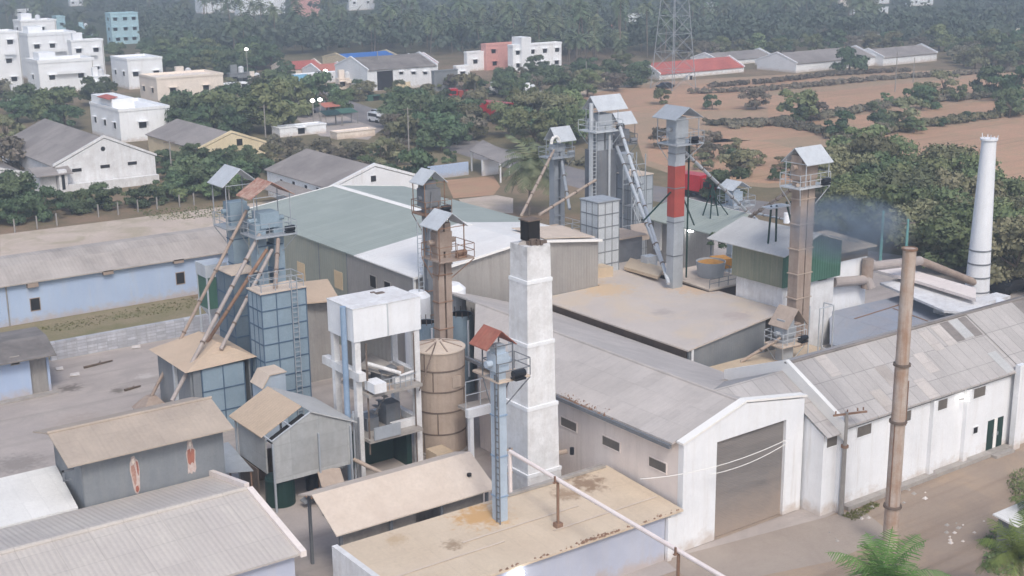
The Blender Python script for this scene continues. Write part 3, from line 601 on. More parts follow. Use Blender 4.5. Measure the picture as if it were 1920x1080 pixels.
for i, (x, y) in enumerate(((37.9,70.0),(38.6,70.6),(35.1,69.4),(39.6,69.9))):
    t = thing('oil_drum', 'dark dusty drum standing among the clutter behind the open shed', 'drum', (x,y,0), 'drums behind the open shed')
    MB().lathe(x,y,[(.3,0),(.3,.9),(.26,.92)],16).build('body', M['dark_v' if i % 2 else 'green_dk'], t); MB().lathe(x,y,[(.3,.42),(.325,.45),(.3,.48)],16,cap=(False,False)).build('hoop', M['seam'], t)
t = thing('scrap_pile', 'pile of dark sheets and planks leaning under the raised hut', 'scrap pile', (34.9,70.6,0))
for i in range(7):
    x, y = 34.2+R.uniform(0,2.4), 68.8+R.uniform(0,2.2); MB().slab([(x,y,.2+.1*i),(x+R.uniform(.6,1.3),y+R.uniform(-.2,.3),.3+.08*i),(x+R.uniform(.6,1.2),y+R.uniform(.4,.9),.5+.12*i),(x-.1,y+.5,.35+.1*i)],.05).build('loose_sheet', M[R.choice(('galv_d','rust','concrete','seam'))], t)
t = thing('lean_sheet_roof', 'low dark patched sheet roof left of the raised hut', 'shelter', (31.5,76.5,0))
MB().slab([(30.2,75.0,2.2),(32.5,74.4,2.0),(32.6,78.4,2.7),(30.3,78.6,2.7)],.06).build('roof', M['galv'], t)
b = MB()
for x, y in ((30.3,75.1),(32.4,74.6),(32.5,78.2),(30.4,78.4)): b.cbox(x,y,.1,.1,0,2.0)
b.build('post', M['rust'], t)
# ================================================================== WHITE FRAME TOWER
t = thing('frame_tower', 'white concrete frame tower carrying a square white water tank above open floors', 'tower', (41.7, 74.2, 0))
b = MB()
for x in (39.5, 44.0):
    for y in (72.8, 75.7): b.cbox(x, y, .42, .42, 0, 9.8)
b.build('column', M['white_old'], t)
tk = MB().prism([(39.2,9.8),(44.3,9.8),(44.3,12),(39.2,12)], 'y', 72.5, 76.0).build('water_tank', M['white'], t)
MB().box(39.17,44.33,72.47,76.03,12.002,12.06).build('tank_lid', M['white_old'], tk)
b = MB().cbox(42.6,74.9,.6,.35,12.062,12.12).cbox(42.3,75.3,.3,.2,12.062,12.12); b.build('hatch', M['seam'], tk)
MB().box(41.72,41.80,72.44,72.498,9.8,12).build('down_pipe', M['galv_l'], tk)
MB().box(39.7, 43.8, 71.7, 75.5, 6.1, 6.3).build('floor_slab', M['concrete'], t)
MB().box(39.7, 43.8, 71.8, 75.5, 2.9, 3.1).build('floor_slab', M['concrete'], t)
MB().box(39.24, 39.76, 72.1, 77.2, 7.2, 7.75).box(39.72, 43.78, 75.5, 75.9, 6.5, 6.9).box(43.8, 44.2, 73.02, 75.48, 6.4, 6.9).box(39.72,43.78,75.5,75.9,3.2,3.6).box(43.8,44.2,73.02,75.48,3.1,3.6).box(42.2,43.78,72.6,72.95,6.32,6.75).box(41.9,43.78,72.55,72.95,3.12,3.6).build('beam', M['white_old'], t)
MB().box(39.85, 40.75, 71.2, 72.5, 6.5, 7.15).build('chute_box', M['white'], t)
MB().box(40.0, 42.0, 71.7, 71.79, 3.1, 3.95).build('parapet', M['galv'], t)
MB().slab([(40.2,74.0,7.6),(41.9,73.0,6.9),(43.6,73.6,6.8),(42,75.4,7.8)], .08).build('hopper_plate', M['concrete'], t)
b = MB().tube((40.6,73.4,7.9),(42.6,72.5,7.05),.13,n=8).tube((42.5,72.4,6.9),(43.8,72.5,7.0),.1,n=8); b.build('feed_pipe', M['white_old'], t)
MB().box(40.0,43.7,75.52,75.58,6.9,9.3).build('back_sheet', M['corr_g'], t)
b = MB()
for i in range(9): b.box(41.0+.28*i,41.3+.28*i,74.4,75.2,3.14+.33*i,3.2+.33*i)
b.bar((41.0,74.38,3.2),(43.5,74.38,6.2),.1).build('stair', M['concrete'], t)
b = MB().tube((42.9,73.0,6.32),(42.9,73.0,7.3),.25,n=12).tube((41.0,74.6,6.32),(41.0,74.6,7.0),.3,n=12).tube((43.2,74.2,3.12),(43.2,74.2,3.9),.28,n=12); b.build('drum', M['rust_dust'], t)
b = MB().tube((39.9,72.2,2.0),(39.9,72.2,9.7),.06,n=6).tube((43.6,72.35,0),(43.6,72.35,9.7),.05,n=6).tube((43.9,72.3,5.6),(46.0,73.4,8.3),.05,n=6); b.build('cable_pipe', M['seam'], t)
MB().slab([(40.2,71.9,6.36),(41.6,71.75,6.33),(41.8,72.6,6.5),(40.5,72.8,6.6)],.05).build('loose_sheet', M['silo_tan'], t)
b = MB().box(41.5,42.9,73.2,74.6,6.32,7.2).box(40.4,41.3,73.4,74.6,3.12,4.0).cbox(42.6,74.2,1.1,1.1,3.12,4.6); b.build('machine', M['galv_d'], t)
b = MB(); rail(b, [(40.9,71.8),(43.4,71.8)], 6.3, .8, closed=False, post=.4); b.build('railing', M['galv'], t)
b = MB().box(40,43.6,75.0,75.3,0,2.8).box(43.3,43.7,73.2,75,0,2.6); b.build('dark_partition', M['green_dk'], t)
tag(MB().tube((38.95,73.35,0),(38.95,73.35,12.1),.2,n=12).build('blue_stand_pipe', M['blue_pipe'], org=(38.95,73.35,0)), 'tall blue stand pipe up the left side of the white frame tower', 'pipe')
t = thing('dust_pipes', 'pair of thin grey pipes beside the blue stand pipe and raised hut', 'pipe', (38.75,72.2,0))
MB().tube((38.75,72.2,0),(38.75,72.2,5.3),.07,n=8).build('pipe', M['galv'], t); MB().tube((38.95,71.9,0),(38.95,71.9,4.9),.07,n=8).build('pipe', M['galv_d'], t)
tag(MB().tube((38.6,72.1,2.0),(40.2,68.6,1.1),.14,n=10).build('sloping_pipe', M['silo_tan'], org=(38.6,72.1,2)), 'dusty sloping pipe between the raised hut and open shed roof', 'pipe')
# ================================================================== TAN ROUND SILO
t = thing('round_silo', 'dusty tan round steel silo with bolted rings beside the white frame tower', 'silo', (47.0, 74.8, 0))
sx, sy, sr = 47.05, 74.7, 1.78
MB().lathe(sx, sy, [(sr,.15),(sr,7.45)], 40).build('shell', M['silo_tan'], t, smooth=False)
for z in (1.6, 3.2, 4.7, 6.2): MB().lathe(sx, sy, [(sr,z-.05),(sr+.045,z-.05),(sr+.045,z+.05),(sr,z+.05)], 40, cap=(False,False)).build('ring_seam', M['seam'], t)
b = MB()
for z0, z1, offs in ((.15,1.6,.3), (1.6,3.2,.9), (3.2,4.7,.1), (4.7,6.2,.75), (6.2,7.45,.4)):
    for k in range(3):
        a = offs+k*2*math.pi/3+math.pi; b.tube((sx+sr*math.cos(a), sy+sr*math.sin(a), z0), (sx+sr*math.cos(a), sy+sr*math.sin(a), z1), .045, n=4)
b.build('panel_joint', M['seam'], t)
MB().lathe(sx, sy, [(sr+.08,7.46),(sr+.08,7.55),(.4,7.9),(.1,7.92)], 40).build('roof', M['dusttop'], t)
b = MB()
for k in range(7): a = k*.9; b.bar((sx+.3*math.cos(a),sy+.3*math.sin(a),7.95),(sx+1.7*math.cos(a),sy+1.7*math.sin(a),7.6),.1)
b.build('roof_rib', M['rust_dust'], t)
a = -1.35; MB().box(sx-.1,sx+.6,sy-sr-.05,sy-sr+.25,4.95,5.75).build('hatch', M['silo_tan'], t)
MB().lathe(sx, sy, [(2.0,0),(2.0,.14)], 32).build('base_slab', M['concrete'], t)
MB().box(44.7,46.0,71.6,73.0,0,1.0).build('outlet_box', M['sand'], t)
# ================================================================== BROWN ELEVATORS (front pair)
elevator('bucket_elevator', 'brown bucket elevator tower with railed cage rising behind the tan round silo', 48.95, 77.0, 0, 13.2, 1.15, .75, 'rust_dust', ('y', 1.15, 1.3, 16.6, 15.55, .1, -.2), (-.95, 1.95, -1.25, 1.15), steel='rust', pm='rust_dust', fl_m='rust', head=(.1,.1,1.9), gap=.32)
elevator('bucket_elevator', 'dark green bucket elevator tower behind the brown one, above the white warehouse roof', 54.0, 86.6, 0, 14.3, 1.0, .7, 'galv_d', ('y', 1.0, 1.15, 17.7, 16.7, 0, 0), (-1.0, 1.4, -1.1, 1.0), steel='rust', head=(.5,.4,1.9))
b = thing('elevator_mast', 'thin lattice guy frame standing on the white warehouse roof behind the brown elevator', 'frame', (52.3,86.0,9))
MB().bar((52.9,85.4,9.3),(53.9,86,16),.12).bar((56.4,87.2,9.6),(54.6,86.6,16),.12).bar((56.9,88.4,9.7),(54.8,87.2,15.6),.12).build('strut', M['galv_d'], b)
ladder('ladder', b, (52.0,84.8,0), (52.7,86.0,14.0), M['galv'], side=(1,0,0))
# ladder tower (pale blue) in front of the open shed
t = elevator('ladder_elevator', 'pale blue elevator column with side ladder and red rusted hood by the open shed', 39.3, 56.4, 0, 11.7, .62, .62, 'blue_lt', ('y', .85, 1.0, 14.55, 13.65, -.1, .3), (-.4, 1.75, -.6, .9), rm='rust_r', steel='galv_d', pm='dusttop', flange=2.4, fl_m='blue_pipe', head=(.25,.25,1.5))
ladder('ladder', t, (38.94,56.05,3.2), (38.94,56.05,12), M['galv_d'], w=.34, side=(0,1,0))
# ================================================================== SQUARE WHITE CHIMNEY
t = thing('square_chimney', 'tall square whitewashed masonry chimney with stepped tapering stages and sooty black cap', 'chimney', (46.0, 62.3, 0))
cx, cy = 45.95, 62.35
stages = [(0,3.0,1.34,1.30),(3.0,7.3,1.22,1.16),(7.3,11.3,1.07,1.02),(11.3,15.2,.96,.92),(15.2,17.3,.88,.86)]
b = MB()
for z0, z1, a, c_ in stages:
    b.add([(cx-a,cy-a,z0),(cx+a,cy-a,z0),(cx+a,cy+a,z0),(cx-a,cy+a,z0),(cx-c_,cy-c_,z1),(cx+c_,cy-c_,z1),(cx+c_,cy+c_,z1),(cx-c_,cy+c_,z1)],
          [(3,2,1,0),(4,5,6,7),(0,1,5,4),(1,2,6,5),(2,3,7,6),(3,0,4,7)])
b.build('shaft', M['chimney_w'], t)
b = MB()
for z0, z1, a, c_ in stages[:-1]: b.box(cx-c_-.035, cx+c_+.035, cy-c_-.035, cy+c_+.035, z1-.2, z1+.02)
b.build('stage_band', M['white'], t)
MB().lathe(cx, cy, [(.92,17.3),(.7,17.45),(.45,17.48)], 4).build('crumbled_top', M['concrete'], t)
MB().box(cx-.42,cx+.42,cy-.42,cy+.42,17.5,18.7).build('soot_cap', M['dark'], t)
MB().box(cx-.5,cx+.5,cy-.5,cy+.5,18.702,18.78).build('cap_slab', M['seam'], t)
b = MB()
for i in range(14): b.cbox(cx+R.uniform(-.8,.8), cy+R.uniform(-.85,-.4), R.uniform(.12,.35), R.uniform(.12,.3), 17.3, 17.45+R.uniform(0,.25))
b.build('loose_brick', M['seam'], t)['kind'] = 'stuff'
# machinery corner right of the chimney
t = thing('ash_duct', 'dusty elbow duct in the gap between the square chimney and the gate hall', 'duct', (48,63.8,0))
MB().tube((47.1,62.6,3.2),(48.6,62.2,3.3),.16,n=10).tube((48.4,64,0),(48.4,64,3.6),.35,n=12).build('duct', M['silo_tan'], t); MB().tube((48.55,61.6,3.3),(48.55,61.6,3.75),.14,n=8).build('valve', M['dark_v'], t)
# steel posts left of chimney
t = thing('pipe_rack', 'small rack of thin steel standpipes beside the base of the square chimney', 'pipe rack', (42.6,60.6,0))
for i in range(3): MB().tube((42.3+.35*i,60.6,0),(42.3+.35*i,60.6,5.4),.07,n=8).build('standpipe', M['galv_d'], t)
MB().bar((42.2,60.6,5.3),(43.2,60.6,5.3),.12).bar((42.2,60.6,3.8),(43.2,60.6,3.8),.1).build('crossbar', M['silo_tan'], t)
# ================================================================== two blue tanks with white ones behind
for i, (px, py, rad, lab) in enumerate(((799,603,.8,'smaller open blue tank with dark mouth, left of the brown elevator'), (865,588,.95,'larger open blue tank with dark mouth, right of the brown elevator'))):
    q = G(px, py, 6.4)
    t = thing('open_tank', lab, 'tank', (q.x, q.y, 0), 'open blue tanks behind the round silo')
    MB().lathe(q.x, q.y, [(rad,0),(rad,6.4),(rad-.05,6.4),(rad-.05,4.9)], 28, cap=(True,False)).build('shell', M['blue_silo'], t)
    MB().lathe(q.x, q.y, [(rad-.055,6.37),(rad-.07,5.9),(.05,5.9)], 28, cap=(False,True)).build('inside', M['dark'], t)  # dark lining, the shade inside the tank mouth put into its colour
    b = MB()
    for k in range(12): a = k*math.pi/6; b.bar((q.x+rad*math.cos(a),q.y+rad*math.sin(a),6.3),(q.x+rad*math.cos(a),q.y+rad*math.sin(a),6.75),.06)
    b.build('rim_post', M['seam'], t)
    MB().tube((q.x-.1,q.y-rad-.15,1.5),(q.x-.1,q.y-rad-.15,6.1),.09,n=8).build('drain_pipe', M['white'], t)
    q2 = Vector((q.x+.55, q.y+rad+1.35, 0))
    tag(MB().lathe(q2.x, q2.y, [(rad+.25,0),(rad+.25,7.9),(rad*.8,8.3),(.1,8.4)], 28).build('white_tank', M['white'], org=q2), ('slim' if i == 0 else 'broad')+' round white tank behind the '+('smaller' if i == 0 else 'larger')+' open blue tank', 'tank', 'round white tanks')
# platform and beams right of the round silo
t = thing('silo_gantry', 'white beam gantry between the tan round silo and the ladder elevator', 'gantry', (48.2,72,0))
MB().box(46.5,48.9,70.4,71.6,4.0,4.2).build('deck', M['concrete'], t); MB().box(46.3,49.0,70.0,70.38,3.7,4.3).build('beam', M['white'], t)
b = MB(); rail(b, [(46.5,70.6),(48.9,70.6)], 4.2, 1.9, closed=False); b.build('railing', M['galv_l'], t)
b = MB().cbox(46.6,70.2,.3,.3,0,3.7).cbox(48.8,70.2,.3,.3,0,3.7); b.build('post', M['white'], t)
MB().box(48.3,49.2,71.0,72.4,6.0,6.15).build('upper_deck', M['dusttop'], t)
# ================================================================== BLUE TOWER CLUSTER (left)
panel_silo('panel_silo', 'tall pale blue panelled square silo with dusty top standing before the warehouse corner', 38.9, 42.5, 85.7, 87.9, 0, 10.25, 'blue_silo', 'seam_b', 3, 3, 8)
b = thing('silo_top_rail', 'thin ladder rail rising above the dusty top of the pale blue panelled silo', 'railing', (42,86,10.35))
w = MB(); rail(w, [(39.0,85.8),(42.4,85.8),(42.4,87.8),(39.0,87.8)], 10.36, .9); w.build('rail', M['galv'], b)
ladder('ladder', b, (41.5,85.55,.5), (41.5,85.55,11.2), M['galv'])
panel_silo('panel_silo', 'dull dark blue square silo half hidden behind the sloping grain pipes', 40.0, 42.3, 93.2, 96.2, 0, 10.0, 'blue_dk', 'seam_b', 2, 2, 6)
A = (43.3, 93.6)
elevator('bucket_elevator', 'blue elevator tower with rust striped hood and crowded railed platform near the blue long house', A[0], A[1], 0, HZ(497,436,*A), 2.0, 1.2, 'blue_silo', ('y', 1.3, 1.9, HZ(490,335,*A)-.1, HZ(490,335,*A)-1.25, .1, 0), (-1.6, 1.9, -1.5, 1.3), rm='rust_stripe', steel='galv', head=(-.4,.3,1.7), fl_m='seam_b', gap=.75, ct=.9)
B_ = (42.4, 97.2)
elevator('bucket_elevator', 'blue elevator tower with clean white hood just behind the rust hooded one', B_[0], B_[1], 0, HZ(455,420,*B_), 1.3, 1.1, 'blue_silo', ('y', 1.5, 1.6, HZ(455,318,*B_)+.3, HZ(455,318,*B_)-1.0, 0, 0), (-1.4, 1.4, -1.3, 1.3), steel='galv', head=(.2,.2,1.9), fl_m='seam_b', ct=1.2)
# green-panelled hopper on white legs
q = G(405, 582, 4.2); t = thing('green_hopper', 'square hopper with a green panel and white frame among the sloping grain pipes', 'hopper', (q.x,q.y,0))
x, y = q.x, q.y
MB().box(x-.95,x+.8,y-.8,y+1.2,4.6,7.4).build('bin', M['green_p'], t)
MB().box(x-1.05,x+.9,y-.9,y+1.3,7.402,8.5).build('top_casing', M['galv_l'], t)
MB().add([(x-.95,y-.8,4.6),(x+.8,y-.8,4.6),(x+.8,y+1.2,4.6),(x-.95,y+1.2,4.6),(x-.2,y,3.2),(x+.1,y,3.2),(x+.1,y+.4,3.2),(x-.2,y+.4,3.2)],[(0,1,2,3),(4,5,6,7),(0,1,5,4),(1,2,6,5),(2,3,7,6),(3,0,4,7)]).build('cone', M['galv_l'], t)
b = MB()
for sx_ in (-.95,.8):
    for sy_ in (-.8,1.2): b.cbox(x+sx_,y+sy_,.12,.12,0,8.3)
b.build('leg', M['galv_l'], t)
# roofed intake house with blue panel bin
t = thing('intake_house', 'intake house with brown dusty hipped roof, grey side walls and pale blue panel front', 'building', (36.5, 90, 0))
MB().add([(33.3,87.0,5.1),(38.9,87.0,5.25),(38.9,94.2,5.25),(33.3,94.2,5.1),(36.9,89.6,6.15),(36.9,93.0,6.15)],[(0,1,4),(1,2,5,4),(2,3,5),(3,0,4,5),(3,2,1,0)]).build('roof', M['sandroof'], t)
MB().box(33.8,33.95,87.5,93.8,0,5.07).box(33.96,38.5,93.6,93.75,0,5.0).box(38.4,38.5,87.5,93.59,0,5.1).build('side_wall', M['corr_sy'], t)
MB().box(33.55,33.78,89.9,90.2,0,5.02).build('wall_post', M['galv_l'], t)
bb = MB().box(34.6,37.9,87.25,87.55,0,5.02).build('panel_front', M['blue_silo'], t)
s_ = MB()
for z in (1.6,3.3): s_.box(34.56,37.94,87.2,87.3,z-.04,z+.04)
for x in (34.6,36.25,37.9): s_.box(x-.04,x+.04,87.21,87.31,0,5)
s_.build('stiffener', M['seam_b'], bb)
MB().box(33.96,34.55,87.3,87.5,0,5.0).build('gap_sheet', M['corr_s'], t)  # plain blue grey sheet filling the strip left of the panel front
t = thing('dust_bin', 'small cream topped bin between the intake house and the pale blue silo', 'bin', (38.4,84.2,0))
MB().prism([(37.5,0),(37.5,4.1),(38.1,4.95),(39.3,4.95),(39.3,0)], 'y', 83.2, 85.0).build('bin', M['blue_lt'], t)
MB().prism([(37.42,4.05),(38.06,4.97),(39.36,4.97),(39.36,5.05),(38.0,5.05),(37.36,4.12)], 'y', 83.1, 85.1).build('top_cover', M['dusttop'], t)
q = G(283, 752, 1.6); t = thing('intake_hopper', 'small pinkish sheet hopper at the foot of the long rusty grain pipe', 'hopper', (q.x,q.y,0))
MB().add([(q.x-1.1,q.y-1.1,1.0),(q.x+1.2,q.y-1.1,1.0),(q.x+1.2,q.y+1.3,1.0),(q.x-1.1,q.y+1.3,1.0),(q.x-.1,q.y+.1,1.9),(q.x+.5,q.y+.1,1.9),(q.x+.5,q.y+.7,1.9),(q.x-.1,q.y+.7,1.9)],[(3,2,1,0),(4,5,6,7),(0,1,5,4),(1,2,6,5),(2,3,7,6),(3,0,4,7)]).build('cover', M['rust_dust'], t)
MB().box(q.x-1,q.x+1.1,q.y-1,q.y+1.2,0,.98).build('body', M['galv_d'], t)
zA = HZ(497,436,*A)
chute('grain_pipe', 'long rusty grain pipe leaning from the blue tower down to the pink hopper', (42.2,94.6,HZ(447,395,42.2,94.6)), (q.x+.2,q.y+.3,1.9), .13, 'rust_dust')
chute('grain_pipe', 'long dusty grain pipe reaching from the blue tower to the tan roofed shed', (42.4,92.9,HZ(468,440,42.4,92.9)), G(322,752,3.2), .15, 'duct')
chute('grain_pipe', 'short rusty grain pipe ending on the left of the intake house roof', (42.6,92.2,HZ(462,470,42.6,92.2)), G(388,642,6.0), .14, 'rust')
chute('grain_pipe', 'short grey grain pipe ending right of the rusty one on the intake house roof', (43.0,92.1,HZ(475,470,43,92.1)), G(414,655,5.9), .14, 'duct')
chute('grain_pipe', 'pinkish grain pipe dropping from the blue tower onto the pale blue panelled silo', (43.6,92.2,HZ(500,450,43.6,92.2)), G(516,540,10.4), .16, 'rust_dust')
# lean-to against the warehouse
t = thing('corrugated_leanto', 'small lean-to with sandy roof against the corner of the green roofed warehouse', 'shed', (47,91,0))
MB().slab([(45.5,92.6,7.0),(48.6,91.9,6.9),(49.8,96.2,7.6),(46.4,97.0,7.6)], .1).build('roof', M['sandroof'], t)
MB().box(46.2,48.7,93.2,95.8,0,6.85).build('wall', M['corr_g'], t)
# ================================================================== WAREHOUSE
t = thing('warehouse', 'large warehouse with pale green and bright white sheet roof and corrugated walls', 'building', (63, 88, 0))
WX0, WX1, WR, ZE, ZR = 53.2, 72.3, 64.2, 8.9, 10.3
MB().prism([(WX0-.15,ZE),(WR,ZR),(WX1+.2,ZE+.35),(WX1+.2,ZE+.25),(WR,ZR-.1),(WX0-.15,ZE-.1)], 'y', 97.5, 121.3).build('green_roof', M['roof_green'], t)
MB().prism([(WX0-.15,ZE),(WR,ZR),(WX1+.2,ZE+.35),(WX1+.2,ZE+.25),(WR,ZR-.1),(WX0-.15,ZE-.1)], 'y', 87.8, 97.498).build('white_roof', M['roof_whs'], t)
b = MB().prism([(WR-.4,ZR-.02),(WR,ZR+.06),(WR+.4,ZR+.0),(WR,ZR+.01)], 'y', 96, 121.3)
b.prism([(WX0-.2,ZE+.02),(WR,ZR+.04),(WX1+.2,ZE+.4),(WX1+.2,ZE+.15),(WR,ZR-.2),(WX0-.2,ZE-.25)], 'y', 121.302, 121.5)
b.prism([(WX0-.2,ZE+.02),(WR,ZR+.04),(WX1+.2,ZE+.4),(WX1+.2,ZE+.2),(WR,ZR-.15),(WX0-.2,ZE-.18)], 'y', 87.62, 87.798)
b.box(WX0-.06,WX0+.12,87.85,88.0,0,8.7)
b.build('white_flashing', M['trim_w'], t)
MB().box(WX0, WX0+.15, 99.0, 121, 0, 8.78).build('left_wall', M['corr_y'], t)
MB().box(WX0-.01, WX0+.15, 88.02, 98.99, 0, 8.78).build('left_wall', M['corr_g'], t)
MB().prism([(WX0+.16,0),(WX0+.16,8.78),(WR,10.15),(WX1,9.1),(WX1,0)], 'y', 88.0, 88.15).prism([(WX0+.16,0),(WX0+.16,8.78),(WR,10.15),(WX1,9.1),(WX1,0)], 'y', 120.8, 120.95).box(WX1-.15,WX1,88.16,120.79,0,9.1).build('wall', M['corr_g'], t)
for px, py in ((565,508),(635,525)):
    q = onX(px,py,WX0); MB().box(WX0-.04,WX0-.002,q.y-.75,q.y+.75,q.z-.8,q.z+.8).build('translucent_panel', M['panel_warm'], t)
for px, py in ((700,528),(727,540)):
    q = onX(px,py,WX0); window_x(t, q.y-.5, q.y+.5, WX0-.01, q.z-.5, q.z+.5, 'corr_g')
for y in (104.2, 99.0): MB().box(WX0-.05,WX0-.011,y-.05,y+.05,0,8.8).build('wall_joint', M['seam_g'], t)
t = thing('warehouse_annex', 'small dusty annex roof with clutter between the warehouse and square silo', 'building', (73,95,0))
MB().slab([(66.5,88.2,10.15),(72.1,88.2,9.5),(72.1,93,9.7),(66.5,93,10.25)], .06).build('dusty_cover', M['dusttop'], t)
MB().box(72.6,77.5,97.0,101,0,7.6).build('body', M['corr_g'], t); MB().box(72.4,77.8,96.6,101.2,7.602,7.72).build('roof', M['sandroof'], t)
w = MB(); rail(w, [(72.6,96.8),(77.5,96.8),(77.5,101)], 7.72, 1.0, closed=False); w.build('railing', M['galv'], t)
# ================================================================== DUST-COVERED ROOF BLOCK
t = thing('dusty_block', 'wide block under a dust covered sloping roof right of the square chimney', 'building', (72, 70, 0))
def zr_(x): return 5.0+(x-65.6)*.008
e0, e1 = G(1440,596,5.07), G(1486,578,5.1)
pts = [(65.6,69.2),(e0.x,e0.y),(e1.x,e1.y),(79.3,74.2),(79.3,80),(78.3,80.2),(78.3,88),(82.5,88),(82.5,97),(72.5,97),(72.5,87.9),(65.6,87.9)]
MB().slab([(a,b_,zr_(a) if a < 79 else zr_(78)) for a, b_ in pts], .12).build('roof', M['roof_dust'], t)
MB().add([(66.0,69.5,0),(e0.x,e0.y+.25,0),(e0.x,e0.y+.45,0),(66.0,69.7,0),(66.0,69.5,4.87),(e0.x,e0.y+.25,4.93),(e0.x,e0.y+.45,4.93),(66.0,69.7,4.87)],[(3,2,1,0),(4,5,6,7),(0,1,5,4),(1,2,6,5),(2,3,7,6),(3,0,4,7)]).build('front_wall', M['corr_s'], t)
MB().box(66.0,66.15,69.81,87.6,0,4.86).build('side_wall', M['seam'], t)
MB().box(78.6,78.7,75,80,0,4.9).box(72.6,82.3,96.7,96.85,0,4.9).box(82.2,82.35,88.1,96.69,0,4.9).build('rear_wall', M['corr_g'], t)
q = (66.0,69.5); MB().tube((66.3,69.45,0),(66.3,69.45,5.0),.1,n=8).build('down_pipe', M['white'], t)
t = thing('grain_terrace', 'flat brown grain strewn terrace roof below the front wall of the dusty block', 'terrace', (70, 64, 0))
MB().slab([(60.5,60.45,3.1),(78.6,60.45,3.1),(78.6,69.55,3.1),(60.5,69.55,3.1)], .2).build('deck', M['sand'], t)
MB().box(60.6,79.4,60.6,60.8,0,2.88).build('wall', M['concrete'], t)
# ================================================================== REAR CLUSTER
panel_silo('panel_silo', 'pale grey panelled square silo standing at the back edge of the dusty roof', 74.9, 77.4, 91.2, 93.7, 0, HZ(1125,381,74.9,91.2), 'galv_l', 'seam_g', 3, 3, 10, top='galv')
tag(MB().slab([(72.9,90.4,6.0),(75.4,89.6,6.0),(75.4,91.15,6.0),(72.9,92.2,6.0)], .95).build('sand_bin', M['sand'], org=(74,91,5.1)), 'sand coloured low bin at the foot of the pale grey square silo', 'bin')
T1 = (85.0, 103.2)
t = elevator('bucket_elevator', 'tallest grey elevator tower with a broad pale hood and open railed platform', T1[0], T1[1], 0, HZ(1125,242,*T1), 2.1, 1.5, 'galv', ('x', 1.95, 1.3, HZ(1140,181,*T1)+.1, HZ(1150,205,*T1), .75, .2), (-1.9, 1.6, -1.6, 1.2), steel='galv_l', head=(-.5,.2,1.6), fl_m='galv_d', lad=(-1.5,-.9,1,0), gap=.55, flange=1.9, ct=.9)
MB().tube((T1[0]+.25,T1[1]-1.15,0),(T1[0]+.25,T1[1]-1.15,HZ(1130,250,*T1)),.13,n=10).build('vent_pipe', M['galv_l'], t)
MB().tube((T1[0]+1.5,T1[1]-.6,0),(T1[0]+1.5,T1[1]-.6,HZ(1150,262,*T1)),.1,n=8).build('vent_pipe', M['galv_d'], t)
MB().tube((T1[0]-1.45,T1[1]-.3,0),(T1[0]-1.45,T1[1]-.3,19),.22,n=10).build('vent_pipe', M['galv_l'], t)
MB().box(T1[0]-1.2,T1[0]+1.3,T1[1]-1.0,T1[1]+1,0,14.2).build('silo_body', M['galv_d'], t)
T2 = (90.6, 104.6)
panel_silo('panel_silo', 'weathered grey panelled square silo right of the tallest elevator tower', T2[0]-1.3, T2[0]+1.3, T2[1]-1.7, T2[1]+1.0, 0, HZ(1190,325,*T2), 'galv', 'seam_g', 3, 3, 7)
T3 = (91.6, 108.0)
elevator('bucket_elevator', 'lower grey elevator tower with pale hood just right of the tallest one', T3[0], T3[1], 0, HZ(1190,268,*T3), 1.1, 1.0, 'galv_d', ('x', 1.3, 1.1, HZ(1185,210,*T3), HZ(1185,231,*T3), .3, 0), (-1.3, 1.5, -1.2, 1.2), steel='galv_d', head=(.5,.4,1.5), ct=.8)
T4 = (85.6, 111.2)
elevator('bucket_elevator', 'grey elevator tower with round topped spout and pale hood above the coconut palm', T4[0], T4[1], 0, HZ(1045,292,*T4), 1.3, .9, 'galv', ('x', 1.3, 1.2, HZ(1055,238,*T4), HZ(1060,263,*T4), .5, .1), (-1.6, 1.4, -1.3, 1.1), steel='galv', head=(0,.2,1.3), gap=.42, ct=.8)
bb_ = MB(); pr_ = None; zz_ = HZ(1045,292,*T4)
for i in range(9):
    a = math.pi*i/8; q = Vector((T4[0]-.9-.55*math.cos(a), T4[1]-.9, zz_+1.5+.75*math.sin(a)))
    if pr_: bb_.tube(pr_, q, .17, n=8)
    pr_ = q
bb_.build('spout_bend', M['trim_w'], [o for o in C.objects if o.get('label','').startswith('grey elevator tower with round topped')][0])
RD = (77.2, 83.4)
t = elevator('bucket_elevator', 'grey and red painted elevator column with grey hood and railed platform', RD[0], RD[1], 5, HZ(1268,268,*RD), 1.15, .9, 'galv', ('y', 1.5, 1.6, HZ(1280,199,*RD), HZ(1250,220,*RD), .2, .2), (-1.0, 2.1, -1.1, 1.4), rm='galv', steel='galv', head=(.3,.3,2.0), fl_m='galv_d', flange=3)
z1, z2 = HZ(1268,310,*RD), HZ(1265,405,*RD)
MB().cbox(RD[0],RD[1],1.18,.93,z2,z1).build('red_band', M['red'], t)
b = MB().tube((RD[0]+1.5,RD[1]+.9,5.5),(RD[0]+1.5,RD[1]+.9,z1+1.5),.09,n=6).tube((RD[0]+2.0,RD[1]+.6,5.5),(RD[0]+2.0,RD[1]+.6,z1+1.5),.09,n=6)
b.bar((RD[0]-.6,RD[1],z2+2.2),(RD[0]-2.8,RD[1]+1,z2-.2),.12).bar((RD[0]+.6,RD[1],z2+2.0),(RD[0]+3.2,RD[1]+1,z2-1.4),.12)
b.build('stay_pole', M['green_dk'], t)
t = thing('stair_tower', 'zigzag steel stair frame between the tallest tower and the grey square silo behind it', 'stair tower', (88.0,101.4,0))
b = MB(); fl = MB(); ld = MB(); sx0, sx1, sy0, sy1 = 87.2, 89.0, 100.8, 102.2
for x in (sx0,sx1):
    for y in (sy0,sy1): b.bar((x,y,0),(x,y,13.6),.1)
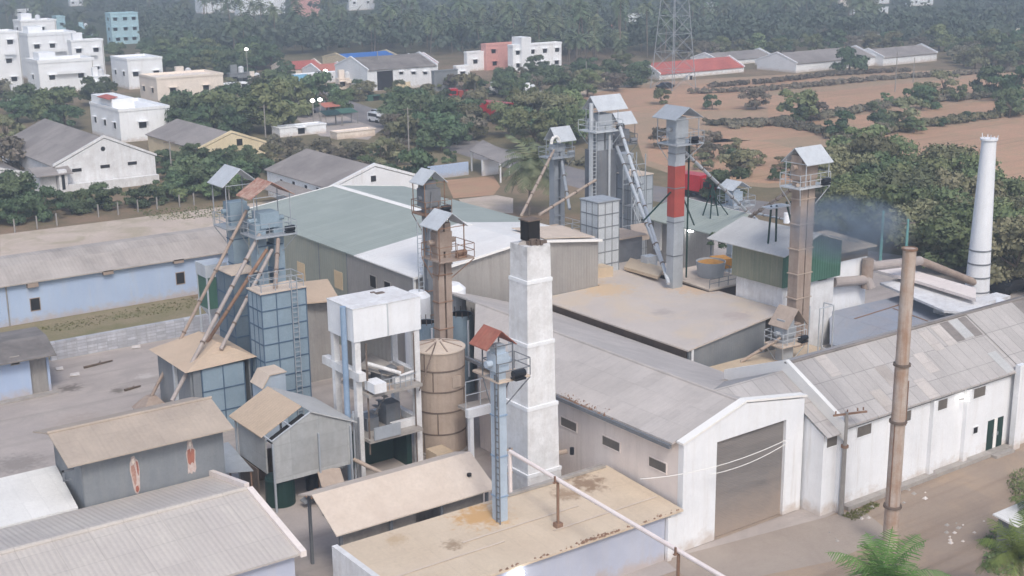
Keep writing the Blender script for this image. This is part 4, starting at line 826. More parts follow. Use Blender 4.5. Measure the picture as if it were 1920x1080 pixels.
for i in range(6):
    z = 1.6+2.2*i; ld.box(sx0 if i % 2 else sx1-.6, sx0+.6 if i % 2 else sx1, sy0, sy1, z, z+.06)
    if i < 5: a_, c_ = (sx0+.3,sx1-.3) if i % 2 else (sx1-.3,sx0+.3); fl.bar((a_,sy0+.2,z),(c_,sy0+.2,z+2.2),.12).bar((a_,sy0+.2,z+.9),(c_,sy0+.2,z+3.1),.05)
    for y in (sy0,sy1): b.bar((sx0,y,z),(sx1,y,z),.07)
b.build('frame_bar', M['galv'], t); fl.build('flight', M['galv_l'], t); ld.build('landing', M['galv_d'], t)
t = thing('hopper_cone', 'grey steel hopper cone hung between the slanting pipes under the tallest tower head', 'hopper', (88.4,103.6,12))
MB().add([(87.6,102.8,13.4),(89.2,102.8,13.4),(89.2,104.2,13.4),(87.6,104.2,13.4),(88.2,103.3,10.6),(88.6,103.3,10.6),(88.6,103.7,10.6),(88.2,103.7,10.6)],[(0,1,2,3),(4,5,6,7),(0,1,5,4),(1,2,6,5),(2,3,7,6),(3,0,4,7)]).build('cone', M['galv'], t); MB().tube((88.4,103.5,10.6),(88.4,103.5,7.0),.14,n=8).build('outlet_pipe', M['galv_d'], t)
# low hood behind the sloping roof
HH = (99.5, 98.5)
elevator('bucket_elevator', 'short elevator head with pale tilted hood beside the parked red lorry', HH[0], HH[1], 0, HZ(1395,385,*HH), .9, .8, 'blue_lt', ('y', 1.15, 1.4, HZ(1390,338,*HH), HZ(1375,352,*HH), 0, 0), (-1.2, 2.0, -1.2, 1.2), steel='galv', head=(.5,.4,1.5))
# roof behind the red tower
t = thing('grey_green_shed', 'shed with a plain grey green sloping roof behind the red banded elevator', 'shed', (93, 92.5, 0))
MB().slab([(90.3,92.3,6.5),(95.8,92.3,7.75),(96.8,104,7.75),(90.3,104,6.5)], .12).build('roof', M['roof_green'], t)
MB().slab([(95.82,92.3,7.78),(96.1,92.3,7.72),(97.1,104,7.72),(96.82,104,7.78)], .1).build('ridge_flashing', M['trim_w'], t)
MB().box(91.2,95.5,97.2,103.5,0,6.3).build('wall', M['corr_g'], t)
MB().box(91.0,91.18,100.5,101.6,3.2,6.2).build('door', M['trim_w'], t)
b = MB().cbox(90.6,92.6,.14,.14,0,6.4).cbox(95.4,92.6,.14,.14,0,7.5); b.build('post', M['galv_d'], t)
b = MB().bar((93.2,95.5,7.15),(93.9,96,10.6),.12).bar((94.2,95.4,7.35),(93.9,96,10.6),.12).bar((93.6,97,7.2),(93.9,96,10.6),.12).bar((93.2,95.5,8.5),(94.2,95.4,8.5),.1).bar((94.8,94.6,7.5),(93.9,96,9.6),.1)
tag(b.build('tripod_mast', M['green_dk'], org=(93.8,96,7.2)), 'dark green tripod of thin bars standing on the grey green shed roof', 'frame')
for px, py, zz, lb in ((1295,432,6.0,'glaring white lamp hung under the grey green shed roof edge'), (1372,453,8.7,'glaring white lamp at the left eave of the green panelled mill house')):
    q = G(px, py, zz); l = thing('floodlight', lb, 'lamp', q)
    MB().lathe(q.x,q.y,[(.05,zz+.36),(.22,zz+.26),(.34,zz),(.26,zz-.14)],14).build('lamp_head', M['lamp'], l)
    MB().tube((q.x,q.y,zz+.3),(q.x+.6,q.y+.3,zz+.55),.04,n=6).build('bracket', M['pole'], l)
# grain tub + deck
t = thing('grain_deck', 'raised deck with dark sides carrying the round grain tub', 'deck', (81,83,0))
MB().slab([(78.6,80.4,5.2),(83.6,80.4,5.2),(84.6,87.6,5.2),(79.2,87.6,5.2)], .14).build('deck', M['dusttop'], t)
MB().box(78.9,83.4,80.8,80.95,0,5.04).box(78.9,79.0,80.96,85,0,5.04).build('dark_wall', M['seam'], t)
w = MB(); rail(w, [(78.9,80.7),(83.4,80.7),(84.3,87)], 5.21, .8, closed=False); w.build('railing', M['galv_d'], t)
q = G(1333,489,6.6); t = thing('grain_tub', 'round grey tub heaped with orange grain on the raised deck', 'tub', (q.x,q.y,5.2))
MB().lathe(q.x,q.y,[(1.15,5.21),(1.35,6.6),(1.29,6.6),(1.26,6.4)],28,cap=(True,False)).build('tub_shell', M['galv'], t)
MB().lathe(q.x,q.y,[(1.27,6.42),(.7,6.62),(.05,6.7)],28).build('grain_heap', M['grain'], t)
tag(MB().slab([(q.x+1.6,q.y+.6,6.3),(q.x+3.0,q.y+.3,6.3),(q.x+3.2,q.y+1.6,6.4),(q.x+1.8,q.y+2,6.4)], .9).build('grain_box', M['grain'], org=(q.x+2,q.y+1,5.3)), 'low box of orange grain right of the round grain tub', 'bin')
# pipes between the towers
G_ = 'white grain pipes running between the rear towers'
chute('grain_pipe', 'longer pale grain pipe slanting down right from the tallest elevator tower', (86.6,102.2,HZ(1162,232,86.6,102.2)), G(1254,532,5.6), .17, 'galv_l', G_)
chute('grain_pipe', 'shorter pale grain pipe slanting beside the longer one below the tallest tower', (86.2,102.0,HZ(1143,275,86.2,102)), G(1243,500,5.6), .17, 'galv_l', G_)
chute('grain_pipe', 'pale grain pipe from the red banded elevator to the short tilted hood', (78.3,83.6,HZ(1297,285,78.3,83.6)), G(1410,405,7.0), .15, 'galv_l', G_)
chute('grain_pipe', 'pale grain pipe from the brown dusty elevator down left to the pipe junction', (76.6,69.0,HZ(1488,347,76.6,69)), G(1398,412,8.2), .15, 'silo_tan', G_)
chute('grain_pipe', 'short pale grain pipe from the junction down to the mill house roof', G(1412,405,8.0), G(1452,445,10.2), .14, 'galv_l', G_)
chute('grain_pipe', 'low pale pipe running right from the junction toward the white roof vent', G(1418,400,8.4), G(1480,413,9.8), .1, 'galv_l', G_)
chute('grain_pipe', 'thin dusty grain pipe slanting left from the spout topped elevator to the warehouse roof', (84.7,110.6,HZ(1028,282,84.7,110.6)), G(978,403,9.9), .14, 'silo_tan', G_)
chute('grain_pipe', 'thin grey grain pipe slanting right from the spout topped elevator to the annex', (85.6,110.4,HZ(1042,300,85.6,110.4)), G(1068,392,7.9), .16, 'galv', G_)
chute('grain_pipe', 'grey grain pipe sloping left from the tallest tower to the warehouse ridge end', (84.2,102.6,HZ(1100,335,84.2,102.6)), G(1012,402,9.8), .14, 'silo_tan', G_)
tag(MB().slab([(G(1182,425,7).x,G(1182,425,7).y,7.2),(G(1216,420,7).x,G(1216,420,7).y,7.2),(G(1218,432,7).x,G(1218,432,7).y,6.6),(G(1184,437,7).x,G(1184,437,7).y,6.6)], .5).build('pipe_support_box', M['silo_tan']), 'tan box bridging the two slanting pale pipes under the tallest tower', 'box')
t = thing('machine_shed', 'low dusty machine shed with a small flat roof behind the red banded column', 'shed', (79,94,0))
MB().box(79,82,93.2,96.4,5.1,7.4).build('body', M['galv_d'], t); MB().box(78.7,82.3,92.8,96.5,7.402,7.52).build('roof', M['silo_tan'], t)
t = thing('dust_collector', 'dusty conveyor trough lying on the dusty roof beside the red banded column', 'conveyor', (78.8,90,6.4))
MB().slab([G(1170,500,5.5),G(1234,518,5.7),G(1246,502,5.8),G(1182,483,5.6)], .3).build('trough', M['sand'], t); MB().box(79.4,80.6,89.4,90.4,5.1,6.3).build('motor_box', M['galv_l'], t)
# ================================================================== GREEN PANELLED MILL HOUSE
t = thing('mill_house', 'mill house with white base and overhanging green panelled upper floor beneath a grey gable roof', 'building', (82.5, 72.4, 0))
MB().box(79.4,85.7,72.7,78.0,0,6.95).build('base_wall', M['white_old'], t)
MB().box(79.0,86.0,72.3,72.42,6.952,10.0).build('green_wall', M['green_p'], t)
MB().box(79.0,79.12,72.43,78.2,6.952,10.0).box(79.13,86,78.1,78.2,6.952,10).box(85.9,86,72.43,78.09,6.952,10).build('side_panel', M['green_py'], t)
MB().prism([(79.0,10.0),(82.6,11.1),(86.0,10.0)], 'y', 72.3, 72.42).build('gable_panel', M['green_p'], t)
gable_roof('roof', t, 'y', 71.6, 80.6, 78.3, 9.85, 82.6, 11.2, 87.2, 9.85, M['roof_grey'], .08)
b = MB().box(80.2,80.6,72.2,72.29,6.7,6.94).box(83.6,84.6,72.5,72.69,6.8,6.94); b.build('bracket', M['dark'], t)
BR = (77.7, 69.4)
elevator('bucket_elevator', 'brown dusty twin leg elevator tower in front of the green panelled mill house', BR[0], BR[1], 3.1, HZ(1510,347,*BR), 1.7, 1.0, 'rust_dust', ('x', 1.5, 1.35, HZ(1512,280,*BR)+.2, HZ(1525,302,*BR)-.1, .4, .1), (-1.5, 1.9, -1.0, 1.1), steel='galv_l', fl_m='silo_tan', head=(.15,.1,2.4), gap=.42)
b = thing('stay_frame', 'dark steel stay legs standing on the mill house roof behind the brown elevator', 'frame', (80.5,75,10.3))
for (dx, dy) in ((-1.2,0),(-.5,-.2),(2.3,.3),(3.0,.2)): MB().bar((80.6+dx,74.5+dy,10.3),(79.8+dx*.6,74+dy,13.6),.14).build('stay', M['green_dk'], b)
MB().box(78.6,80.9,73.6,74.6,13.4,13.5).build('stay_platform', M['galv_l'], b)
q = G(1475,418,10.6); t = thing('roof_vent', 'small white vent with pipe stub on the left of the mill house roof', 'vent', q)
MB().tube(q,(q.x,q.y,q.z+.9),.28,n=12).build('vent_body', M['white'], t)
SE = (74.0, 67.3)
t = elevator('bucket_elevator', 'low elevator head with dusty hood and platform on the brown grain terrace', SE[0], SE[1], 3.1, HZ(1455,640,*SE), 1.1, .8, 'galv', ('y', 1.0, 1.15, HZ(1470,583,*SE)+.3, HZ(1450,610,*SE)+.1, .3, 0), (-1.3, 1.3, -1.0, .9), rm='silo_tan', steel='galv_l', pm='dusttop', head=(.3,.2,1.3))
chute('grain_pipe', 'short dusty pipe slanting from the low terrace elevator to the brown grain heap', (73.2,67.0,HZ(1428,632,73.2,67)), G(1389,678,3.15), .12, 'silo_tan', G_)
# cage frame in front of mill house
b = MB()
for x, y in ((76.6,66.2),(78.2,66.2),(78.2,67.2),(76.6,67.2)): b.bar((x,y,3.1),(x,y,7.0),.09)
for z in (3.3,7.0): b.bar((76.6,66.2,z),(78.2,66.2,z),.09).bar((78.2,66.2,z),(78.2,67.2,z),.09)
tag(b.build('steel_cage', M['galv_l'], org=(77.4,66.7,3.1)), 'open pale steel cage at the foot of the brown dusty elevator', 'frame')
# ================================================================== RIGHT OF MILL HOUSE
t = thing('boiler_house', 'white boiler house with brown planked top and sandy roof right of the mill house', 'building', (89,74,0))
MB().box(86.6,91.0,73.6,78,0,7.7).build('wall', M['white'], t); MB().box(86.6,91.0,73.55,78,7.702,8.7).build('plank_wall', M['brown_wall'], t)
MB().slab([(86.4,72.9,8.72),(91.4,72.9,8.72),(91.4,78.6,9.1),(86.4,78.6,9.1)], .1).build('roof', M['roof_sand'], t)
t = thing('blue_grey_shed', 'broad low shed with blue grey sheet roof behind the long hall ridge', 'shed', (88,66,0))
MB().slab([(85.9,60.6,3.2),(101,60.6,3.0),(101,73.3,3.3),(85.9,73.3,3.5)], .15).build('roof', M['greyblue'], t)
MB().box(86.1,100.8,60.8,61.0,0,2.9).build('wall', M['concrete'], t)
b = MB().slab([(86.2,70.6,3.47),(94.5,71.4,3.4),(94.5,71.55,3.4),(86.2,70.75,3.47)],.03).slab([(90,61.5,3.2),(90.15,61.5,3.2),(91.6,70.9,3.42),(91.45,70.9,3.42)],.03); b.build('seam_rib', M['rust'], t)
MB().box(78.7,85.8,60.6,72.0,0,1.2).build('low_deck', M['concrete'], t)
MB().slab([(83.0,60.6,1.9),(85.88,60.6,3.2),(85.88,73.3,3.5),(84.9,72.2,2.9),(83.0,70.5,1.9)], .1).build('side_roof', M['greyblue'], t)
t = thing('white_leanto', 'long white low roof in strips running out toward the round white chimney', 'shed', (98,72,0))
MB().slab([G(1622,484,5.2),G(1705,504,5.2),G(1830,540,5.2),G(1830,560,5.2),G(1722,527,5.2),G(1640,506,5.2)], .25).build('roof', M['warm_white'], t)
MB().slab([G(1690,521,4.6),G(1830,566,4.6),G(1900,574,4.6),G(1890,592,4.6),G(1770,582,4.6),G(1650,530,4.6)], .2).build('lower_roof', M['white_old'], t)
MB().slab([G(1868,556,4.8),G(1906,570,4.8),G(1896,590,4.8),G(1868,596,4.8)], .8).build('end_block', M['white'], t)
q = G(1830,550,4); MB().box(q.x-6,q.x+3,q.y-1.5,q.y,0,3.6).build('wall', M['white_old'], t)
CH = (106.4, 72.9); zc = lambda y: HZ(1843, y, *CH)
t = thing('round_chimney', 'tall tapering round white chimney with ring bands and small spiked rim', 'chimney', (CH[0],CH[1],0))
MB().lathe(CH[0],CH[1],[(1.22,0),(1.06,4),(.66,zc(262)),(.6,zc(262))],32).build('shaft', M['white'], t, smooth=False)
for y in (468,493,518,545,578):
    z = zc(y); r_ = 1.06-.40*(z-4)/(zc(262)-4); MB().lathe(CH[0],CH[1],[(r_,z-.07),(r_+.05,z-.07),(r_+.05,z+.07),(r_,z+.07)],32,cap=(False,False)).build('ring_band', M['seam_g'], t)
b = MB().lathe(CH[0],CH[1],[(.64,zc(262)-.1),(.8,zc(262)),(.8,zc(262)+.16),(.55,zc(262)+.16)],24)
for k in range(8): a = k*math.pi/4; b.bar((CH[0]+.72*math.cos(a),CH[1]+.72*math.sin(a),zc(262)+.1),(CH[0]+.78*math.cos(a),CH[1]+.78*math.sin(a),zc(262)+.28+.14*(k%3)),.06)
b.build('rim', M['white'], t)
t = thing('flue_duct', 'long dusty flue duct running from the boiler house to the round white chimney', 'duct', (98,72.5,6))
e = (CH[0]-.9,CH[1]-.2,HZ(1812,528,CH[0]-.9,CH[1]-.2))
MB().tube((90.4,73.0,6.9),(97.5,72.9,6.4),.42,n=14).build('duct', M['duct'], t); MB().tube((97.5,72.9,6.4),e,.36,n=14).build('duct', M['rust_dust'], t); MB().tube((90.4,73.0,7.6),(90.4,73.0,5.0),.5,n=14).build('elbow', M['rust_dust'], t)
t = thing('flue_duct', 'shorter dusty duct with a bent elbow running along the white boiler house wall', 'duct', (88,73,5.5))
MB().tube((86.0,73.0,6.2),(90.2,73.0,5.75),.42,n=14).build('duct', M['duct'], t); MB().tube((90.3,72.95,6.0),(90.5,72.6,5.0),.42,n=14).build('elbow', M['duct'], t)
t = thing('car', 'dark parked car behind the round white chimney', 'car', G(1895,545,0))
q = G(1892,548,0); MB().prism([(q.x-2.1,.35),(q.x-2.1,.85),(q.x-1.2,1.0),(q.x-.7,1.5),(q.x+.8,1.5),(q.x+1.4,1.0),(q.x+2.1,.9),(q.x+2.1,.35)],'y',q.y-.85,q.y+.85).build('body', M['dark_v'], t)
MB().prism([(q.x-1.05,1.0),(q.x-.65,1.42),(q.x+.75,1.42),(q.x+1.25,1.0)],'y',q.y-.87,q.y+.87).build('window', M['glass'], t)
for dx in (-1.3,1.3):
    for s_ in (-.86,.72): MB().tube((q.x+dx,q.y+s_,.33),(q.x+dx,q.y+s_+.14,.33),.33,n=16).build('wheel', M['tyre'], t)
# ================================================================== METAL CHIMNEY AT THE FRONT
MC = (59.2, 45.0); zm = lambda y: HZ(1690, y, *MC)
t = thing('metal_chimney', 'tall rust streaked steel smoke pipe with flanged joints standing in front of the long hall', 'chimney', (MC[0],MC[1],0))
zs_ = [0, zm(950), zm(790), zm(683), zm(465)]
rs_ = [.44,.42,.40,.38]
for i in range(4):
    MB().lathe(MC[0],MC[1],[(rs_[i],zs_[i]),(rs_[i]-.01,zs_[i+1])],28).build('pipe_section', M['pipe_rust'], t)
for i in (1,2,3): MB().lathe(MC[0],MC[1],[(rs_[i-1],zs_[i]-.07),(rs_[i-1]+.09,zs_[i]-.07),(rs_[i-1]+.09,zs_[i]+.07),(rs_[i-1],zs_[i]+.07)],28,cap=(False,False)).build('flange', M['seam'], t)
MB().lathe(MC[0],MC[1],[(.40,zs_[4]-.08),(.43,zs_[4]-.08),(.43,zs_[4]+.03),(.34,zs_[4]+.03),(.34,zs_[4]-.6)],28,cap=(False,True)).build('rim', M['rust'], t)
b = MB().bar((MC[0]-.42,MC[1]-.1,zs_[1]),(MC[0]-.40,MC[1]-.1,zs_[2]),.06).bar((MC[0]+.4,MC[1]-.2,zs_[2]-.3),(MC[0]+.4,MC[1]-.2,zs_[2]+2.4),.1); b.build('conduit', M['rust'], t)
# utility pole with cross arm by the gate
UP = (60.75,50.0)
t = thing('utility_pole', 'grey concrete pole with a bare cross arm against the corner of the long white hall', 'utility pole', (UP[0],UP[1],0))
MB().tube((UP[0],UP[1],0),(UP[0],UP[1],HZ(1578,772,*UP)),.17,.12,n=10).build('pole', M['pole'], t)
zt = HZ(1578,772,*UP); b = MB().bar((UP[0]-.9,UP[1]+.25,zt-.1),(UP[0]+1.4,UP[1]-.4,zt-.15),.13)
for k in (-.7,.1,.8,1.2): b.tube((UP[0]+k,UP[1]+.05-.28*k,zt-.05),(UP[0]+k,UP[1]+.05-.28*k,zt+.14),.05,n=6)
b.build('cross_arm', M['rust'], t)
MB().lathe(UP[0],UP[1],[(.24,zt-2.3),(.24,zt-2.15)],12).build('clamp', M['rust'], t)
def wire(name, lab, p, q, sag=.5, r=.022, m='trim_w', grp='sagging overhead wires'):
    b = MB(); p, q = Vector(p), Vector(q); pr = p
    for i in range(1, 13):
        k = i/12; c_ = p.lerp(q, k)-Vector((0,0,sag*4*k*(1-k))); b.tube(pr, c_, r, n=4, cap=False); pr = c_
    return tag(b.build(name, M[m], org=p), lab, 'wire', grp)
wire('overhead_wire', 'upper pale wire sagging across the gate opening', onY(1200,898,51.6), onY(1480,822,49.6), .5)
wire('overhead_wire', 'lower pale wire sagging across the gate opening', onY(1330,890,51.6), onY(1480,828,49.6), .3)
# ================================================================== SMOKE
def smoke(name, lab, c_, rad, dens, seed):
    b = MB(); vs = []; fs = []; n, m_ = 20, 12
    rr = random.Random(seed); 
    for j in range(m_+1):
        for i in range(n):
            a, e_ = 2*math.pi*i/n, math.pi*j/m_
            vs.append((c_.x+rad[0]*math.sin(e_)*math.cos(a), c_.y+rad[1]*math.sin(e_)*math.sin(a), c_.z+rad[2]*math.cos(e_)))
    for j in range(m_):
        for i in range(n): k = (i+1) % n; fs.append((j*n+i, j*n+k, (j+1)*n+k, (j+1)*n+i))
    b.add(vs, fs)
    k = NT('smoke_air'); out = k.n['Material Output']; k.n.remove(k.b)
    v = k.new('ShaderNodeVolumePrincipled'); v.inputs['Color'].default_value = S(204,222,240); v.inputs['Anisotropy'].default_value = .2
    tc = k.new('ShaderNodeTexCoord'); pos = tc.outputs['Object']
    nrm = k.vmul(pos, (1/rad[0],1/rad[1],1/rad[2])); ln = k.new('ShaderNodeVectorMath', operation='LENGTH'); k.lk(nrm, ln.inputs[0])
    fall = k.ramp(ln.outputs['Value'], 1.0, .25); ns = k.ramp(k.noise(pos, .5, 5, .6, .5), .38, .68)
    k.lk(k.math('MULTIPLY', k.math('MULTIPLY', fall, ns), dens), v.inputs['Density']); k.lk(v.outputs[0], out.inputs['Volume'])
    o = b.build(name, k.m, org=c_); return tag(o, lab, 'smoke')
top = Vector((MC[0],MC[1],zs_[4]))
smoke('smoke_plume', 'bluish smoke drifting left from the top of the rusty steel chimney', top+Vector((-2.0,2.6,.9)), (3.6,3.8,2.0), 1.1, 3)
# ================================================================== LEFT YARD
t = thing('blue_long_house', 'long low pale blue house with a rounded grey sheet roof along the yard', 'building', (36,125.5,0))
MB().box(12,55.4,125.6,125.9,0,3.95).box(55.1,55.4,125.91,133,0,4.3).box(12,55.4,133.2,133.5,0,4).build('wall', M['blue_wall'], t)
pf = [(125.1,4.05),(127.6,5.3),(129.0,5.75),(130.2,5.8),(131.6,5.4),(134.2,4.0),(134.2,3.9),(131.6,5.28),(130.2,5.68),(129.0,5.63),(127.6,5.18),(125.1,3.93)]
MB().prism(pf, 'x', 11.5, 55.6).build('roof', M['asb_d'] if False else M['asb'], t)
MB().prism([(125.3,4.15),(129.4,5.95),(130.2,5.95),(134.2,4.2),(134.2,3.95),(130.2,5.6),(129,5.6),(125.3,3.9)], 'x', 55.602, 55.95).build('gable_parapet', M['concrete'], t)
for px, py in ((338,521),(66,570)):
    q = onY(px,py,125.6); window_y(t, q.x-.42, q.x+.42, 125.6, q.z-.6, q.z+.55, 'rust_dust')
for px, py in ((201,511),(333,490),(60,535)):
    q = onY(px,py,125.5); MB().box(q.x-.5,q.x+.5,125.1,125.59,q.z-.12,q.z+.28).build('roof_vent', M['rust_dust'], t)
MB().tube((31.2,125.5,0),(31.2,125.5,4),.06,n=6).build('down_pipe', M['pole'], t)
tag(MB().box(31.0,46.8,112.2,112.6,0,1.65).build('brick_wall', M['brick_w'], org=(38,112.4,0)), 'crumbling whitewashed brick wall along the edge of the yard', 'wall')
tag(MB().add([(20,112.7,.012),(49,112.7,.012),(49,125.4,.012),(20,125.4,.012)],[(0,1,2,3)]).build('verge', M['dirtgrass']), kind='structure')
t = thing('yard_hut', 'small pale blue hut with grey sheet roof at the left edge of the yard', 'hut', (26,103,0))
MB().slab([(20,103.2,3.35),(28.9,103.0,3.35),(29.4,107.2,3.9),(20,107.4,3.9)], .1).slab([(20,107.42,3.88),(29.4,107.22,3.88),(30.0,112.2,3.3),(20,112.4,3.3)], .1).build('roof', M['asb_d'], t)
MB().box(20,27.0,104.0,104.2,0,3.25).build('front_wall', M['blue_wall'], t); MB().box(27.002,28.4,104.4,111.2,0,3.25).build('side_wall', M['corr_g'], t); MB().box(28.41,28.6,104.3,111,0,3.2).build('end_post', M['blue_wall'], t)
q = onY(28,677,104.0); window_y(t, q.x-.3, q.x+.3, 104.0, q.z-.25, q.z+.35, 'concrete')
MB().box(20,28.8,103.2,103.98,0,.12).build('plinth', M['concrete'], t)
for px, py, w_, lb in ((255,652,.5,'white litter scrap near the brick wall'), (112,693,.35,'white scrap beside the small yard hut'), (140,704,.5,'pale scrap lying alone in the yard')):
    q = G(px,py,0); tag(MB().slab([(q.x-w_,q.y-.3,.12),(q.x+w_*.6,q.y-.4,.09),(q.x+w_,q.y+.3,.16),(q.x-.2,q.y+.5,.1)],.05).build('litter_scrap', M['white'], org=q), lb, 'litter')
for px, py, w_, lb in ((185,685,1.3,'long dark stick lying in the open yard'), (249,730,.7,'short dark stick lying toward the intake hopper'), (212,651,.5,'dark clod beside the white litter scrap')):
    q = G(px,py,0); tag(MB().tube((q.x-w_,q.y-.1*w_,.1),(q.x+w_,q.y+.2*w_,.12),.12,.07,n=6).tube((q.x,q.y,.1),(q.x+.3*w_,q.y+.5*w_,.16),.07,.04,n=6).build('stick', M['bark'], org=q), lb, 'stick')
# roadside bits at lower right
t = thing('flat_sign', 'white flat topped kiosk roof at the right edge among palm fronds', 'kiosk', G(1905,985,0))
q = G(1907,970,2.4); MB().slab([(q.x-.9,q.y-.6,2.3),(q.x+3,q.y-.6,2.3),(q.x+3,q.y+1.0,2.5),(q.x-.9,q.y+1.0,2.5)], .1).build('roof', M['roof_w'], t); MB().box(q.x-.6,q.x+2.8,q.y-.4,q.y+.8,0,2.2).build('body', M['galv_d'], t)
for i in range(26):
    px, py = R.choice([(R.uniform(1580,1640),R.uniform(945,975)),(R.uniform(1690,1740),R.uniform(915,945)),(R.uniform(1770,1850),R.uniform(960,1030)),(R.uniform(1550,1600),R.uniform(985,1015))])
    q = G(px,py,0); w_ = R.uniform(.06,.16); b = MB().add([(q.x-w_,q.y-w_,0),(q.x+w_,q.y-w_*.8,0),(q.x+w_*.9,q.y+w_,0),(q.x-w_,q.y+w_*.9,0),(q.x,q.y,w_*1.1)],[(0,1,4),(1,2,4),(2,3,4),(3,0,4)])
    tag(b.build('litter_bit', M['white' if i % 2 else 'concrete'], org=q), 'scrap of pale litter strewn on the dirt lane', 'litter', 'litter on the dirt lane')
# ================================================================== FIELDS, ROADS
M['fieldbase'] = mat('dry_field_margin', S(184,152,128), S(162,140,114), .05, blot=.5, c4=S(150,136,106), bump=.3, rough=.95)
def px_sheet(name, pts, m, z): return sheet(name, [G(u, v) for u, v in pts], M[m], z)
px_sheet('field_ground', [(1070,190),(1130,160),(1260,152),(1500,138),(1925,128),(1925,345),(1600,345),(1440,352),(1300,340),(1210,310),(1190,250)], 'fieldbase', .002)
px_sheet('ploughed_field', [(1085,175),(1230,163),(1500,143),(1545,140),(1540,152),(1440,162),(1440,196),(1400,206),(1205,212),(1100,200)], 'field', .004)
px_sheet('ploughed_field', [(1440,180),(1540,172),(1680,158),(1920,138),(1920,172),(1840,178),(1665,192),(1552,212),(1440,222)], 'field', .004)
px_sheet('ploughed_field', [(1330,240),(1552,226),(1660,208),(1850,190),(1920,186),(1920,208),(1740,228),(1630,246),(1440,262),(1330,268)], 'field', .004)
px_sheet('ploughed_field', [(1560,270),(1640,256),(1750,240),(1920,222),(1920,345),(1860,330),(1700,300),(1620,300)], 'field', .004)
px_sheet('ploughed_field', [(1215,250),(1440,266),(1560,300),(1600,330),(1440,345),(1300,330),(1215,300)], 'field', .004)
px_sheet('scrub_ground', [(480,300),(640,268),(730,262),(880,300),(880,330),(760,345),(720,330),(640,300)], 'scrubland', .004)
px_sheet('fence_strip', [(0,440),(440,385),(520,375),(520,430),(0,520)], 'strip', .004)
px_sheet('peach_yard', [(835,338),(925,330),(938,350),(925,366),(850,372)], 'field', .016)
px_sheet('pale_yard', [(860,374),(930,366),(962,372),(962,400),(880,398)], 'strip', .016)
rd = [G(*p) for p in ((560,168),(640,198),(715,226),(810,255),(925,290),(1040,322),(1130,346),(1310,376),(1440,392),(1560,402),(1760,416))]
L_, R_ = [], []
for i, p in enumerate(rd):
    d = (rd[min(i+1, len(rd)-1)]-rd[max(i-1, 0)]); d.z = 0; d.normalize(); n_ = Vector((-d.y, d.x, 0)); L_.append(p+n_*4.5); R_.append(p-n_*4.5)
b = MB(); b.add([(p.x,p.y,.008) for p in L_]+[(p.x,p.y,.008) for p in R_], [(i,i+1,len(rd)+i+1,len(rd)+i) for i in range(len(rd)-1)])
tag(b.build('main_road', M['asphalt']), kind='structure')
px_sheet('forecourt', [(560,190),(640,200),(730,232),(690,262),(600,255),(545,215)], 'yard', .004)
px_sheet('farm_track', [(1085,172),(1160,160),(1225,152),(1225,156),(1160,165),(1090,178)], 'sand', .012)
# ================================================================== BACKGROUND BUILDINGS
def house(name, label, u, v, pl, pr, ph, m, cat='house', z0=0, nwl=0, nwr=2, rows=1, parapet=.5, roofm=None, group=None, tank=False, dz=0):
    """flat roofed house; nearest bottom corner at (u, v); pl / pr / ph: width of left face, right face and height in photograph pixels"""
    p = G(u, v, z0); s_ = scale_at(p); wy, wx, h_ = pl/(s_*.60), pr/(s_*.80), ph/s_/.97
    t = thing(name, label, cat, (p.x, p.y, z0), group)
    x0, x1, y0, y1 = p.x, p.x+wx, p.y, p.y+wy
    MB().box(x0,x1,y0,y1,z0,z0+h_).build('wall', M[m], t)
    b = MB().box(x0-.12,x1+.12,y0-.12,y0+.15,z0+h_+.003,z0+h_+parapet).box(x0-.12,x0+.15,y0+.151,y1,z0+h_+.003,z0+h_+parapet).box(x1-.15,x1+.12,y0+.151,y1,z0+h_+.003,z0+h_+parapet).box(x0+.151,x1-.151,y1-.2,y1,z0+h_+.003,z0+h_+parapet)
    b.build('parapet', M[m if parapet < .9 else 'white_house'], t)
    fl = h_/rows
    for r_ in range(rows):
        zc_ = z0+fl*(r_+.52)
        for i in range(nwr):
            x = x0+wx*(i+.5)/nwr+R.uniform(-.12,.12)*wx/nwr; ww = min(.7, wx/nwr*.3); window_y(t, x-ww, x+ww, y0, zc_-.55, zc_+.55, m, hood=True)
        for i in range(nwl):
            y = y0+wy*(i+.5)/nwl; ww = min(.6, wy/nwl*.3); window_x(t, y-ww, y+ww, x0, zc_-.55, zc_+.55, m, hood=True)
    if cat == 'apartment block' or tank:      # roof room, balcony and clutter on the terrace
        MB().box(x0+wx*.12,x0+wx*.42,y0+wy*.45,y0+wy*.9,z0+h_+.01,z0+h_+2.2).build('roof_room', M[m], t)
        MB().box(x0+wx*.3,x0+wx*.75,y0-1.0,y0-.13,z0+h_*.62,z0+h_*.62+.14).box(x0+wx*.3,x0+wx*.75,y0-1.0,y0-.92,z0+h_*.62+.142,z0+h_*.62+.8).build('balcony', M[m], t)
        MB().tube((x0+wx*.97,y0-.06,z0),(x0+wx*.97,y0-.06,z0+h_),.07,n=6).build('rain_pipe', M['pole'], t)
    if tank: MB().lathe(x0+wx*.6,y0+wy*.5,[(.7,z0+h_),(.7,z0+h_+1.5),(.2,z0+h_+1.8)],14).build('roof_tank', M['dark_v' if tank == 2 else 'white_v'], t)
    return t, (x0,x1,y0,y1,z0+h_)
